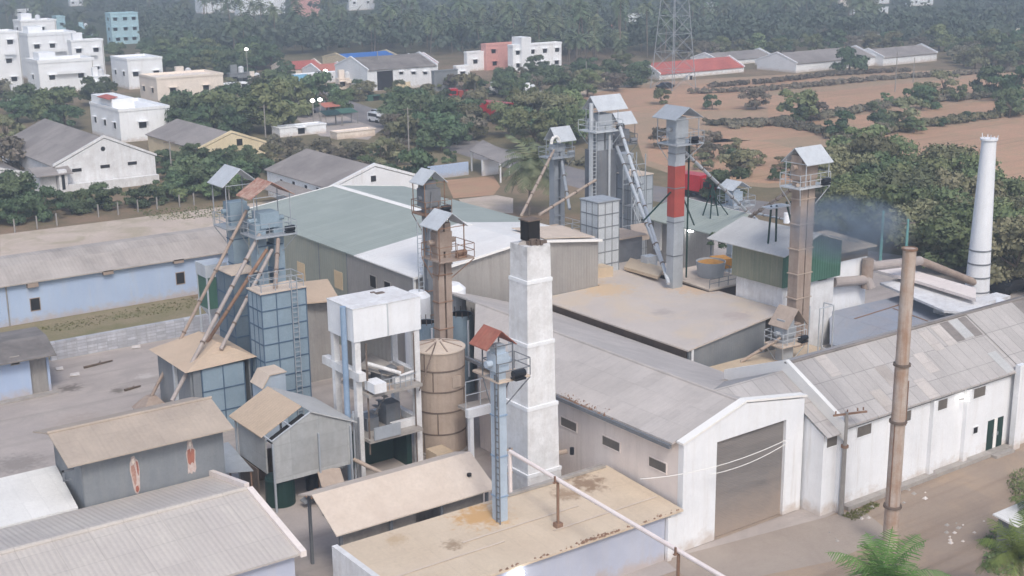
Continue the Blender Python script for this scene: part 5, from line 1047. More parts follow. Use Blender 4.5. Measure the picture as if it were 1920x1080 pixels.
def gable_px(name, label, ax, x0, x1, y0, y1, ze, zr, wm, rm, cat='building', group=None, over=.3):
    t = thing(name, label, cat, ((x0+x1)/2,(y0+y1)/2,0), group)
    if ax == 'y':
        xm = (x0+x1)/2; gable_body('wall', t, 'y', y0, y1, x0, ze-.1, xm, zr-.12, x1, ze-.1, M[wm]); gable_roof('roof', t, 'y', y0+.3, y1+over, x0-over, ze-over*.3, xm, zr, x1+over, ze-over*.3, M[rm])
        b = MB().prism([(x0-over,ze-over*.3),(xm,zr+.0),(x1+over,ze-over*.3),(x1+over,ze-over*.3+.35),(xm,zr+.4),(x0-over,ze-over*.3+.35)],'y',y0-.05,y0+.298)
    else:
        ym = (y0+y1)/2; gable_body('wall', t, 'x', x0, x1, y0, ze-.1, ym, zr-.12, y1, ze-.1, M[wm]); gable_roof('roof', t, 'x', x0+.3, x1-.3, y0-over, ze-over*.3, ym, zr, y1+over, ze-over*.3, M[rm])
        b = MB()
        for a in (x0-.05, x1-.298): b.prism([(y0-over,ze-over*.3),(ym,zr),(y1+over,ze-over*.3),(y1+over,ze-over*.3+.35),(ym,zr+.4),(y0-over,ze-over*.3+.35)],'x',a,a+.348)
    b.build('gable_coping', M[wm], t)
    return t
# -- left: white gabled store, its porch and low wing
t = gable_px('gabled_store', 'large white gabled store with long grey roof behind the bushes at left', 'y', 56.4, 71.3, 191.8, 220, 4.0, 7.4, 'white_old', 'asb_far')
for px, py in ((144,319),(197,312),(248,306)): q = onY(px,py,191.8); window_y(t, q.x-.7, q.x+.7, 191.8, q.z-.25, q.z+.25, 'white_old')
q = onY(193,279,191.8); MB().prism([(q.x+.35*math.cos(k*math.pi/5), q.z+.35*math.sin(k*math.pi/5)) for k in range(10)],'y',191.77,191.81).build('round_vent', M['dark'], t)
MB().box(57,71.2,190.4,191.7,.0,1.3).box(56.2,57.4,189.9,191.6,0,3.6).box(53.8,56.1,191.0,194,0,3.0).build('porch_wall', M['white_old'], t)
MB().slab([(53.0,189.6,3.1),(58.2,189.6,3.1),(58.2,191.79,3.9),(53.0,193.5,3.9)],.1).build('porch_roof', M['asb_far'], t)
MB().box(56.55,57.0,189.86,189.89,.8,3.0).build('porch_door', M['glass'], t)
t = gable_px('gabled_wing', 'low dark roofed white wing at the far left edge behind the store', 'y', 40, 53.5, 196, 226, 2.6, 4.4, 'white_old', 'asb_d')
t = gable_px('gabled_store', 'weathered grey roofed store with a row of small dark windows behind the green warehouse roof', 'y', 79.5, 92.6, 151.2, 170.5, 3.9, 6.1, 'white', 'asb_far')
for px, py in ((528,341),(551,345),(574,352),(596,357)): q = onX(px,py,79.5); window_x(t, q.y-.4, q.y+.4, 79.5, q.z-.35, q.z+.35, 'white')
q = onY(700,335,151.2); window_y(t, q.x-.4, q.x+.4, 151.2, q.z-.4, q.z+.4, 'white')
MB().slab([(76.3,151.5,2.2),(79.3,151.5,2.9),(79.3,166,2.9),(76.3,166,2.2)],.1).build('side_roof', M['asb_far'], t)
t = gable_px('yellow_gable_house', 'long grey roofed house with a pale yellow gable end', 'y', 80.8, 92.0, 197.5, 220, 3.3, 5.4, 'yellow_wall', 'asb_far')
q = onY(449,266,197.5); window_y(t, q.x-.5, q.x+.5, 197.5, q.z-.6, q.z+.5, 'yellow_wall'); q = onY(466,284,197.5); window_y(t, q.x-.5, q.x+.5, 197.5, q.z-.4, q.z+.4, 'yellow_wall')
# -- apartment complex top left
house('apartment_block', 'broad white apartment block with twin windows nearest the dark round tree', 77, 176, 46, 84, 54, 'white_house', cat='apartment block', nwl=1, nwr=2, rows=1, parapet=.8)
house('apartment_block', 'tall white apartment block with three upper windows rising behind the broad one', 60, 150, 42, 72, 78, 'white_house', cat='apartment block', nwr=3, rows=2, parapet=.8)
house('apartment_block', 'slim white apartment stair tower topping the tall complex', 48, 130, 30, 52, 84, 'white_house', cat='apartment block', nwr=1, nwl=1, rows=3, parapet=.5, tank=True)
house('apartment_block', 'white apartment block with curved parapet right of the tall complex', 140, 150, 14, 48, 68, 'white_house', cat='apartment block', nwr=2, rows=2)
house('apartment_block', 'white apartment block cut by the left edge of the picture', 2, 168, 40, 34, 100, 'white_house', cat='apartment block', nwr=1, rows=3)
house('white_house', 'white flat roofed house with projecting eave between apartments and cream house', 243, 168, 54, 54, 52, 'white_house', nwl=2, nwr=2, rows=1)
house('cream_house', 'long cream flat roofed house with blank sunlit front', 297, 195, 54, 106, 44, 'cream', nwl=2, nwr=2, rows=1, tank=False)
t, bx = house('white_villa', 'white villa with a red trimmed upper balcony and red porch roof', 228, 268, 98, 78, 56, 'white_house', nwl=3, nwr=1, rows=1)
MB().slab([(bx[1]+.05,bx[2],3.6),(bx[1]+3.2,bx[2]+.2,3.3),(bx[1]+3.2,bx[2]+5,3.3),(bx[1]+.05,bx[2]+5,3.9)],.12).build('porch_roof', M['redroof'], t)
b = MB().cbox(bx[1]+3.0,bx[2]+.4,.2,.2,0,3.2).cbox(bx[1]+3.0,bx[2]+4.6,.2,.2,0,3.2); b.build('porch_column', M['white_house'], t)
MB().box(bx[0]+.3,bx[0]+4.5,bx[2]+4.2,bx[3]-.3,bx[4]+.01,bx[4]+1.9).build('upper_room', M['white_house'], t)
MB().slab([(bx[0]-.4,bx[2]+4.0,bx[4]+2.0),(bx[0]+1.4,bx[2]+4.0,bx[4]+2.3),(bx[0]+1.4,bx[2]+10,bx[4]+2.3),(bx[0]-.4,bx[2]+10,bx[4]+2.0)],.12).build('balcony_roof', M['redroof'], t)
house('light_blue_house', 'three storey light blue house with rows of dark windows among the trees', 212, 84, 18, 42, 54, 'lblue_wall', nwr=3, rows=3, nwl=1)
house('light_blue_house', 'small pale blue house left of the three storey light blue one', 108, 60, 16, 13, 26, 'lblue_wall', nwr=1, rows=1)
# -- centre
def far_gable(name, label, u, v, pr, wy, ph, rh, wm, rm, ax='x', cat='building'):
    p = G(u, v); s_ = scale_at(p); wx, h_ = pr/(s_*.80), ph/s_; return gable_px(name, label, ax, p.x, p.x+wx, p.y, p.y+wy, h_, h_+rh/s_, wm, rm, cat), p, s_
t, p, s_ = far_gable('road_warehouse', 'white roadside warehouse with dark grey roof and tall open bay', 690, 172, 124, 16, 40, 19, 'white', 'asb_d')
q = onY(722,150,p.y); window_y(t, q.x-2.2, q.x+2.2, p.y, .1, 4.6, 'white', name='bay_door')
for px in (752,775,797): q = onY(px,137,p.y); window_y(t, q.x-.5, q.x+.5, p.y, q.z-.3, q.z+.3, 'white', hood=True)
q = onY(752,158,p.y); MB().box(q.x-1.6,q.x+2.6,p.y-.06,p.y-.01,q.z-1.0,q.z+.5).build('painted_panel', M['yellow_wall'], t)
far_gable('blue_roof_shed', 'long shed with bright blue roof behind the white roadside warehouse', 655, 128, 90, 16, 14, 9, 'yellow_wall', 'blueroof')
far_gable('red_roof_house', 'low red tiled house left of the bright blue shed roof', 540, 142, 60, 10, 12, 11, 'cream', 'redroof')
far_gable('red_roof_house', 'faded red tiled house between the low red one and the blue shed', 600, 146, 46, 10, 11, 11, 'white_house', 'redroof2')
far_gable('red_roof_house', 'red tiled roof peeping beyond the right end of the dark grey warehouse', 792, 140, 28, 14, 20, 14, 'white_house', 'redroof')
house('grey_store', 'grey box store right of the white roadside warehouse', 815, 172, 6, 42, 36, 'corr_s', cat='building', nwr=0, parapet=.2)
house('white_shop', 'small white shop with pale wall right of the grey box store', 856, 152, 6, 24, 24, 'white_house', cat='shop', nwr=1)
p = G(552,170,3.2); tt = thing('canopy', 'light blue sheet canopy near the roadside trees', 'canopy', (p.x,p.y,0))
q0, q1 = G(550,156,4), G(596,152,4); MB().slab([q0,q1,q1+Vector((1.0,7.5,1.0)),q0+Vector((0,8,1.0))],.12).build('roof', M['cyanroof'], tt)
b = MB()
for q in (q0,q1): b.cbox(q.x+.3,q.y+.3,.2,.2,0,3.9)
b.build('post', M['pole'], tt)
p = G(548,152); house('white_shop', 'long white shop parapet behind the light blue canopy', 556, 160, 10, 100, 16, 'white_house', cat='shop', nwr=3)
# pink and white block
t, bx = house('pink_house', 'pink flat roofed house joined to the white block', 912, 132, 10, 56, 44, 'pink_wall', nwr=2, rows=2)
house('pink_house', 'small pale pink house left of the larger pink one', 876, 134, 6, 36, 32, 'white_house', nwr=1, rows=1)
t, bx = house('white_block', 'white block with a square stair tower before the palm belt', 962, 136, 10, 92, 46, 'white_house', cat='building', nwr=4, rows=2)
MB().box(bx[0]+2.2,bx[0]+5.4,bx[2]-1.0,bx[2]+3.5,0,bx[4]+2.4).build('stair_tower', M['white_house'], t)
# right: red roofed and grey roofed farm sheds
far_gable('red_roof_barn', 'long white barn with red roof at the edge of the ploughed field', 1236, 150, 178, 11, 11, 17, 'white_house', 'redroof', cat='barn')
far_gable('red_roof_barn', 'short red roofed shed behind the long red barn', 1320, 128, 26, 8, 6, 8, 'cream', 'redroof', cat='barn')
far_gable('grey_roof_barn', 'long grey roofed barn with white gable behind the red barn', 1346, 124, 118, 11, 10, 11, 'white_house', 'asb_far', cat='barn')
t, p, s_ = far_gable('grey_roof_barn', 'grey roofed barn with a broad rounded white gable front', 1492, 137, 180, 14, 18, 16, 'white', 'asb_far', cat='barn')
t, p, s_ = far_gable('grey_roof_barn', 'far right grey roofed open barn ending in a white gable wall', 1655, 124, 128, 11, 16, 13, 'white', 'asb_far', cat='barn')
house('white_outbuilding', 'small white outbuilding beside the rounded gable barn', 1470, 132, 6, 26, 12, 'white_house', cat='building', nwr=2)
# far white houses in the wood
FH = [(380,26,20,64,34,'white_house','broad white house at the top edge among trees'),(450,30,14,76,36,'white_house','long white house at the top edge right of the broad one'),(552,32,6,44,36,'pink_wall','pinkish white house at the top edge'),(655,20,6,44,26,'white_house','white house at the top edge beside the palm crowns'),
      (770,18,4,8,14,'white_house','tiny white house high among the palms'),(1104,44,4,20,8,'white_house','tiny white house right of the palm belt top'),(1176,44,6,34,14,'white_house','small white flat house beyond the palm belt'),(1140,58,3,10,10,'redroof2','tiny red roofed house beyond the palm belt'),
      (1325,24,4,22,16,'white_house','bright white house between far woods at right of the lattice mast'),(1575,14,4,22,12,'cream','cream house at the top edge of the far wood'),(1600,28,6,26,10,'white_house','white house below the cream one in the far wood'),(1610,10,10,70,14,'white_house','long white school block at the top edge'),
      (1652,26,4,16,10,'white_house','little white house below the long school block'),(1705,12,6,56,14,'white_house','white block at the top edge right of the school'),(1900,68,4,22,10,'cream','cream house at the right edge among dark trees'),(1612,76,4,44,6,'white_house','low white sheet roof half hidden by scrub'),(30,30,8,24,10,'white_house','small white house at the top left corner'),(132,12,6,20,12,'white_house','white house at the top edge left of the light blue house')]
for u, v, pl, pr, ph, m, lb in FH: house('far_house', lb, u, v, pl, pr, ph, m, nwr=2 if pr > 16 else 1, rows=1)
# roadside stalls
house('roadside_stall', 'low cream walled roadside plot by the forecourt', 632, 262, 16, 66, 12, 'cream', cat='stall', nwr=0, parapet=.2)
house('white_shed', 'low white shed beside the big green roadside trees', 525, 258, 20, 78, 16, 'white_house', cat='shed', nwr=1, parapet=.2)
for u, v, m, lb in ((620,236,'green_dk','dark green awning over a roadside stall'),(650,232,'green_p','green awning of the right hand roadside stall'),(618,220,'redroof2','pinkish awning behind the dark green one')):
    p = G(u,v,0); t = thing('stall_awning', lb, 'awning', p)
    MB().slab([(p.x-1.6,p.y-1.2,2.3),(p.x+2.0,p.y-1.2,2.3),(p.x+2.0,p.y+1.6,2.9),(p.x-1.6,p.y+1.6,2.9)],.08).build('cover', M[m], t)
    b = MB()
    for dx, dy in ((-1.5,-1.1),(1.9,-1.1),(1.9,1.5),(-1.5,1.5)): b.cbox(p.x+dx,p.y+dy,.1,.1,0,2.25)
    b.build('pole', M['pole'], t)
# wall and gate roofs left of the coconut palm
p, q = G(800,338), G(893,331); tag(MB().box(p.x,q.x,p.y,p.y+.3,0,2.0).build('compound_wall', M['blue_wall'], org=p), 'pale blue white compound wall above the green warehouse roof', 'wall')
p = G(905,328); t = thing('gate_shelter', 'grey sheet roofed gate shelter beside the compound wall', 'shelter', p)
MB().slab([G(880,282,3.2),G(940,306,3.0),G(962,290,3.6),G(905,262,3.6)],.1).build('roof', M['asb_far'], t)
b = MB()
for u, v in ((884,285),(938,305),(955,291)): a = G(u,v,3.0); b.cbox(a.x,a.y,.2,.2,0,3.0)
b.build('post', M['white_old'], t)
a = G(905,330); tag(MB().box(a.x,a.x+3.0,a.y,a.y+.3,0,2.4).build('compound_wall', M['white'], org=a), 'short white gate wall under the grey gate shelter', 'wall')
a, b_ = G(1148,318), G(1196,342); tag(MB().slab([(a.x,a.y,1.3),(b_.x,b_.y,1.3),(b_.x+.3,b_.y,1.3),(a.x+.3,a.y,1.3)],1.3).build('compound_wall', M['cream'], org=a), 'long cream roadside wall behind the grey square silos', 'wall')
# ================================================================== LATTICE MAST AND POLES
p = G(1262,166); t = thing('lattice_mast', 'tall grey steel lattice mast above the far palm belt', 'lattice tower', p)
H_ = 42; w0, w1 = 3.8, .7; legs = MB(); br = MB()
def mp(sx, sy, k): w_ = w0+(w1-w0)*k; return (p.x+sx*w_, p.y+sy*w_, H_*k)
cs = ((-1,-1),(1,-1),(1,1),(-1,1))
for sx, sy in cs: legs.bar(mp(sx,sy,0), mp(sx,sy,1), .15)
n = 11
for i in range(n):
    k0, k1 = 1-(1-i/n)**1.15, 1-(1-(i+1)/n)**1.15
    for j in range(4):
        a, c_ = cs[j], cs[(j+1) % 4]; br.bar(mp(*a,k0), mp(*c_,k1), .07).bar(mp(*c_,k0), mp(*a,k1), .07).bar(mp(*a,k1), mp(*c_,k1), .08)
legs.build('leg', M['galv'], t); br.build('bracing', M['galv'], t)
def pole(u, v, h_, lab, m='pole', arm=True, group=None, r=.13, lamp=None):
    p = G(u, v); t = thing('utility_pole', lab, 'utility pole', p, group)
    MB().tube(p, (p.x,p.y,h_), r, r*.7, n=8).build('pole', M[m], t)
    if arm: MB().bar((p.x-.8,p.y+.3,h_-.4),(p.x+.8,p.y-.3,h_-.4),.12).build('cross_arm', M['seam'], t)
    if lamp: MB().lathe(p.x,p.y,[(.1,h_+.35),(.45,h_+.1),(.45,h_-.2),(.1,h_-.3)],10).build('lamp_head', M['lamp_y'], t)
    return t
pole(1650,500,6.2,'left of two teal painted poles behind the smoke','teal',True,None,.17); pole(1696,515,6.0,'right of two teal painted poles behind the smoke','teal',True,None,.17)
pole(767,290,8.0,'pale leaning pole in front of the brown scrub trees'); pole(1099,172,7,'thin pale pole at the left edge of the ploughed field',arm=False); pole(1678,172,9,'tall white post standing in the middle red field',arm=False)
pole(1712,155,6,'short pale post beyond the tall white field post',arm=False); pole(499,270,7,'grey pole beside the yellow gabled house'); pole(324,350,7,'grey pole among the bushes right of the white gabled store')
pole(613,192,7,'pole with a lit lamp in front of the roadside tree',lamp=1,arm=False); pole(466,160,9,'pole with a lit lamp beyond the cream house',lamp=1); pole(512,172,4,'short pole with a lit lamp by the light blue canopy',lamp=1,arm=False); pole(588,228,4.2,'left lit lamp post on the roadside forecourt',lamp=1,arm=False); pole(602,228,4.4,'right lit lamp post on the roadside forecourt',lamp=1,arm=False)
pole(891,200,7,'thin pale pole before the yellow tipper'); pole(710,165,9,'pale mast in front of the white roadside warehouse',arm=False)
# fence along the bushes
fp = None
for i, (u, v) in enumerate(((28,436),(70,430),(107,424),(185,407),(222,403),(259,398),(295,393),(337,388),(364,385),(400,381),(430,377))):
    p = G(u, v); o = fp.copy() if fp else MB().cbox(0,0,.16,.16,0,1.7).build('fence_post', M['pole'])
    if fp: C.objects.link(o)
    fp = o; o.location = p; tag(o, 'slim grey concrete fence post in the line before the dark bushes', 'fence post', 'fence posts along the bushes')
# ================================================================== VEHICLES
def lorry(loc, rz, label, bodym, cabm, L=6.0, h_=2.9, closed=True):
    t = thing('lorry', label, 'lorry', (0,0,0)); 
    MB().box(-1.2,1.2,-L,0,1.0,1.0+h_).build('cargo_box', M[bodym], t)
    MB().add([(-1.15,.15,.5),(1.15,.15,.5),(1.15,2.1,.5),(-1.15,2.1,.5),(-1.15,.15,2.9),(1.15,.15,2.9),(1.15,1.75,2.9),(-1.15,1.75,2.9),(1.15,2.1,1.7),(-1.15,2.1,1.7)],[(3,2,1,0),(4,5,6,7),(0,1,5,4),(1,2,8,6,5),(2,3,9,8),(8,9,7,6),(3,0,4,7,9)]).build('cab', M[cabm], t)
    MB().slab([(-1.0,2.08,1.85),(1.0,2.08,1.85),(1.0,1.82,2.7),(-1.0,1.82,2.7)],-.06).build('windscreen', M['glass'], t)
    MB().box(-1.17,-1.15,.5,1.6,1.75,2.5).box(1.15,1.17,.5,1.6,1.75,2.5).build('side_window', M['glass'], t)
    MB().box(-1.1,1.1,2.1,2.25,.45,.8).build('bumper', M['white_v'], t); MB().box(-.9,.9,-L,1.9,.6,.95).build('chassis', M['dark_v'], t)
    for y in (1.1,-L+2.2,-L+1.0):
        for s_ in (-1.15,.85): MB().tube((s_,y,.5),(s_+.3,y,.5),.5,n=16).build('wheel', M['tyre'], t)
    for s_ in (-.8,.8): MB().tube((s_,2.1,1.1),(s_,2.16,1.1),.16,n=10).build('headlight', M['white_v'], t)
    t.location = loc; t.rotation_euler = (0,0,rz); return t
lorry(G(1322,371), math.radians(188), 'bright red lorry parked facing right behind the red banded elevator', 'red_v', 'red_v', 4.4, 2.2)
lorry(G(905,226), math.radians(10), 'red box lorry seen from behind among the roadside trees', 'red_v', 'red_v', 7.5, 3.0)
lorry(G(858,190), math.radians(70), 'dark red tipper lorry by the grey box store', 'red', 'red_v', 4.5, 1.4)
lorry(G(935,178), math.radians(60), 'yellow tipper lorry with white cab among the trees', 'yellow_v', 'white_v', 4.5, 1.6)
def car(loc, rz, label, m, van=False):
    t = thing('van' if van else 'car', label, 'van' if van else 'car', (0,0,0)); hh = 1.95 if van else 1.45
    pf = [(-2.1,.35),(-2.1,hh*.95),(-1.9,hh),(1.0,hh),(1.6,1.0),(2.1,.85),(2.1,.35)] if van else [(-2.1,.35),(-2.1,.9),(-1.5,.98),(-1.0,hh),(.6,hh),(1.2,.98),(2.1,.8),(2.1,.35)]
    MB().prism(pf,'x',-.83,.83).build('body', M[m], t)
    wf = [(-1.8,hh*.6),(-1.8,hh*.9),(.9,hh*.9),(1.35,hh*.6)] if van else [(-1.35,.98),(-.95,hh-.08),(.55,hh-.08),(1.05,.98)]
    MB().prism(wf,'x',-.85,.85).build('window', M['glass'], t)
    for y in (-1.35,1.35):
        for s_ in (-.85,.67): MB().tube((s_,y,.33),(s_+.18,y,.33),.33,n=14).build('wheel', M['tyre'], t)
    t.location = loc; t.rotation_euler = (0,0,rz)
car(G(707,229), math.radians(185), 'white van leading two vehicles on the road', 'white_v', True); car(G(719,231), math.radians(185), 'pale car with dark windows beside the white van on the road', 'white_v'); car(G(709,218), math.radians(185), 'grey car following the white van on the road', 'galv')
car(G(1342,371), math.radians(188), 'white car just ahead of the bright red lorry', 'white_v'); car(G(1247,166), math.radians(80), 'dark car parked under the lattice mast', 'dark_v'); car(G(572,215), math.radians(30), 'dark car parked under the big roadside tree', 'dark_v')
# ================================================================== VEGETATION
def leaf_cloud(centers, radii, n, size, seed, flat=.8, droop=0):
    g_ = np.random.default_rng(seed); centers = np.array(centers, float); radii = np.array(radii, float)
    w = radii**2; k = g_.choice(len(radii), n, p=w/w.sum())
    d = g_.normal(size=(n,3)); d /= np.linalg.norm(d,axis=1)[:,None]; d[:,2] = np.where(d[:,2] < -.35, -d[:,2]*.6, d[:,2])
    r_ = radii[k]*(g_.random(n)**.22); inner = g_.random(n) < .28; r_ = np.where(inner, r_*.78, r_); pos = centers[k]+d*r_[:,None]*np.array([1,1,flat])
    nr = d+g_.normal(scale=.55,size=(n,3)); nr /= np.linalg.norm(nr,axis=1)[:,None]
    a = np.cross(nr, g_.normal(size=(n,3))); a /= np.linalg.norm(a,axis=1)[:,None]; b_ = np.cross(nr,a)
    s_ = size*np.where(inner[:,None], 1.9, .45+.8*g_.random((n,1))**1.5); e_ = g_.uniform(.5,.85,(n,1))
    v = np.stack([pos-a*s_, pos-b_*s_*e_, pos+a*s_, pos+b_*s_*e_],1).reshape(-1,3); return v
def quads_mesh(name, v, mats, extra=None):
    n = len(v)//4; me = bpy.data.meshes.new(name); ev, ef = extra if extra else ([], [])
    nv = len(v)+len(ev); allv = np.concatenate([v, np.array(ev, float).reshape(-1,3)]) if ev else v
    me.vertices.add(nv); me.vertices.foreach_set('co', allv.astype(np.float32).ravel())
    loops = np.concatenate([np.arange(n*4)]+[np.array(f)+len(v) for f in ef]) if ef else np.arange(n*4)
    starts = np.concatenate([np.arange(n)*4, len(v)+np.arange(len(ef))*4]) if ef else np.arange(n)*4
    me.loops.add(len(loops)); me.loops.foreach_set('vertex_index', loops.astype(np.int32))
    me.polygons.add(len(starts)); me.polygons.foreach_set('loop_start', starts.astype(np.int32))
    mi = np.zeros(len(starts), np.int32); mi[n:] = 1 if len(mats) > 1 else 0
    me.polygons.foreach_set('material_index', mi)
    for m_ in mats: me.materials.append(m_)
    me.update(calc_edges=True); return me
def limb_quads(segs, nside=6):
    vs, fs = [], []
    for p0, p1, ra, rb in segs:
        p0, p1 = Vector(p0), Vector(p1); d = (p1-p0).normalized(); a = d.orthogonal().normalized(); b_ = d.cross(a); n0 = len(vs)
        for p, r_ in ((p0,ra),(p1,rb)):
            for i in range(nside): t_ = 2*math.pi*i/nside; vs.append(tuple(p+a*(r_*math.cos(t_))+b_*(r_*math.sin(t_))))
        for i in range(nside): j = (i+1) % nside; fs.append((n0+i, n0+j, n0+nside+j, n0+nside+i))
    return vs, fs
def tree_mesh(kind, seed, lm, h_, w, th, nl, n, leaf):
    """crown and trunk of a tree h_ tall and w wide; returns (crown mesh, trunk mesh)"""
    g_ = random.Random(seed); cen, rad = [], []; base = h_*th; ch = h_-base
    segs = [((0,0,-.1),(g_.uniform(-.15,.15)*w*.2,g_.uniform(-.15,.15)*w*.2,base+ch*.25),.028*h_+.05,.02*h_+.03)]
    top = segs[0][1]
    for i in range(nl):
        a, q = g_.uniform(0,2*math.pi), math.sqrt(g_.random()); z = base+ch*g_.uniform(.05,.84); k = math.sqrt(max(.05, 1-((z-base)/ch-.35)**2*2.4))
        x, y = math.cos(a)*q*w*.42*k, math.sin(a)*q*w*.42*k; r_ = w*g_.uniform(.11,.24); cen.append((x,y,z)); rad.append(r_)
        if i < 7: segs.append((top,(x,y,z),.014*h_+.02,.01))
    v = leaf_cloud(cen, rad, n, leaf, seed, .75)
    lv, lf = limb_quads(segs)
    return quads_mesh(kind+'_crown', v, [M[lm]]), quads_mesh(kind+'_trunk', np.array([p for f in lf for p in (lv[i] for i in f)]), [M['bark']]), (v, (lv, lf))
TREES = {}
def proto(kind, seed, lm, *a):
    c_, t_, raw = tree_mesh(kind, seed, lm, *a)
    TREES.setdefault(kind, []).append((c_, t_, quads_mesh(kind+'_whole', raw[0], [M[lm], M['bark']], raw[1])))
for s_ in range(4):
    proto('big', 10+s_, 'leaf_c' if s_ % 2 else 'leaf_a', 7.0, 9.5, .12, 22, 5200, .21)
    proto('tree', 20+s_, 'leaf_b' if s_ % 2 else 'leaf_a', 7.0, 8.0, .12, 16, 2200, .28)
    proto('dark', 30+s_, 'leaf_b', 6.0, 8.0, .08, 15, 2200, .27)
    proto('scrub', 40+s_, 'leaf_d' if s_ % 2 else 'leaf_c', 5.5, 7.0, .1, 14, 1700, .24)
    proto('bush', 50+s_, 'leaf_b' if s_ % 2 else 'leaf_a', 3.4, 5.2, .04, 11, 1300, .21)
NM = {'big':('broadleaf_tree','tree'),'tree':('roadside_tree','tree'),'dark':('dark_tree','tree'),'scrub':('scrub_tree','tree'),'bush':('bush','bush')}
def plant(kind, u, v, k, label, group=None, whole=False, at=None):
    c_, t_, wh = R.choice(TREES[kind]); p = at if at is not None else G(u, v)
    rz, sc_ = R.uniform(0,6.28), (k*R.uniform(.9,1.15), k*R.uniform(.9,1.15), k*R.uniform(.88,1.1))
    nm, cat = NM[kind]
    if whole:
        o = bpy.data.objects.new(nm, wh); C.objects.link(o); tag(o, label, cat, group); o.location = p; o.rotation_euler = (0,0,rz); o.scale = sc_; return o
    o = thing(nm, label, cat, p, group); o.rotation_euler = (0,0,rz); o.scale = sc_
    for n_, m_ in (('crown',c_),('trunk',t_)): q = bpy.data.objects.new(n_, m_); C.objects.link(q); q.parent = o
    return o
# explicit trees: (kind, u, v of the foot, size, label)
for kind, u, v, k, lb in (
    ('bush',768,356,1.55,'dense round green bush beyond the green warehouse roof'),('dark',188,198,1.15,'dark round tree between the white villa and the apartments'),('tree',108,236,1.1,'feathery green tree left of the white villa'),
    ('scrub',20,332,1.3,'brown grey tree at the left edge before the store wing'),('scrub',12,282,1.2,'brown tree higher up the left edge'),('dark',40,215,1.2,'dark tree below the cut off apartment block'),('dark',330,228,1.0,'dark green tree right of the white villa porch'),
    ('tree',395,246,1.15,'broad green tree behind the yellow gabled house'),('tree',462,250,1.25,'big green tree left of the low white shed'),('tree',515,248,1.3,'biggest green roadside tree beside the low white shed'),('dark',508,176,.8,'dark green tree by the light blue canopy'),
    ('tree',612,212,1.4,'tall green tree in front of the white roadside warehouse'),('tree',640,216,.85,'green tree close right of the tall roadside tree'),('dark',588,172,.6,'small dark tree in front of the white shop parapet'),('bush',735,188,.9,'green bush in front of the yellow painted panel'),
    ('scrub',660,302,.75,'brown scrub tree beyond the weathered grey store roof'),('scrub',715,312,.85,'dark scrub tree on the dry ground left of the dense round bush'),('bush',310,372,1.0,'leafy bush at the right end of the white gabled store'),('bush',430,300,1.0,'light green shrub in front of the yellow gable'),
    ('dark',965,180,1.0,'dark tree right of the yellow tipper lorry'),('dark',1045,176,1.0,'dark round tree below the white block'),('scrub',1065,205,1.0,'pale olive tree left of the ploughed field'),('tree',1010,140,.8,'green tree at the foot of the white block'),
    ('tree',1495,228,1.0,'green tree in the hedge at the left of the red fields'),('scrub',1520,226,.9,'olive tree beside the green one in the left field hedge'),('scrub',1418,205,1.0,'grey scrub tree at the end of the upper ploughed field'),('bush',1728,204,1.5,'bright green bush in the middle of the red field hedge'),
    ('scrub',1703,246,1.1,'lone dark trunked tree standing in the lower red field hedge'),('scrub',1768,182,1.1,'pale grey tree in the upper red field'),('dark',1850,182,1.2,'dark tree at the right of the upper red field'),('dark',1900,192,1.5,'large dark green tree at the right edge of the fields'),
    ('bush',1592,136,2.0,'dark rounded tree in front of the far barns'),('bush',1240,196,.9,'low bright bush at the near edge of the ploughed field'),('bush',1335,205,.8,'small green bush right of the low bright bush'),('dark',1360,380,.8,'dark shrub beside the parked red lorry'),
    ('scrub',1385,330,.9,'grey scrub tree behind the short elevator head'),('tree',1600,322,1.1,'green tree right of the brown elevator hood'),('bush',1352,470,.5,'little green shrub behind the round grain tub')):
    plant(kind, u, v, k, lb, at=G(u, v) if kind != 'bush' or v != 470 else Vector((G(1348,462,5.2).x, G(1348,462,5.2).y, 5.2)))
def inside(u, v, poly):
    c_ = False; j = len(poly)-1
    for i in range(len(poly)):
        (x0,y0),(x1,y1) = poly[i], poly[j]
        if (y0 > v) != (y1 > v) and u < (x1-x0)*(v-y0)/(y1-y0)+x0: c_ = not c_
        j = i
    return c_
def scatter(kind, poly, n, k0, k1, label, group, md, whole=True, keep=None):
    us, vs_ = [p[0] for p in poly], [p[1] for p in poly]; pts = []; tries = 0
    while len(pts) < n and tries < n*60:
        tries += 1; u, v = R.uniform(min(us),max(us)), R.uniform(min(vs_),max(vs_))
        if not inside(u, v, poly): continue
        p = G(u, v)
        if any((p-q).length < md for q in pts) or (keep and not keep(p)): continue
        pts.append(p); plant(kind if isinstance(kind, str) else R.choice(kind), u, v, R.uniform(k0,k1), label, group, whole)
scatter(('bush','bush','dark'), [(-170,392),(60,385),(130,396),(300,372),(440,345),(440,372),(300,386),(150,405),(-170,452)], 145, .5, .85, 'dark green bush in the thick belt behind the fence posts', 'bushes behind the fence', 2.6)
scatter(('dark','bush'), [(300,310),(380,318),(470,305),(515,335),(440,350),(310,366)], 26, .5, .75, 'dark bush between the yellow gabled house and the fence belt', 'bushes below the yellow house', 3)
scatter(('scrub','dark'), [(735,215),(880,200),(900,262),(800,292),(735,262)], 26, .85, 1.25, 'brownish tree in the scrubby stand beside the main road', 'scrub trees beside the road', 3.5)
scatter(('tree','big'), [(955,225),(1075,215),(1085,285),(1000,290),(940,272)], 12, .9, 1.15, 'green tree in the grove behind the coconut palm', 'grove behind the coconut palm', 5, False)
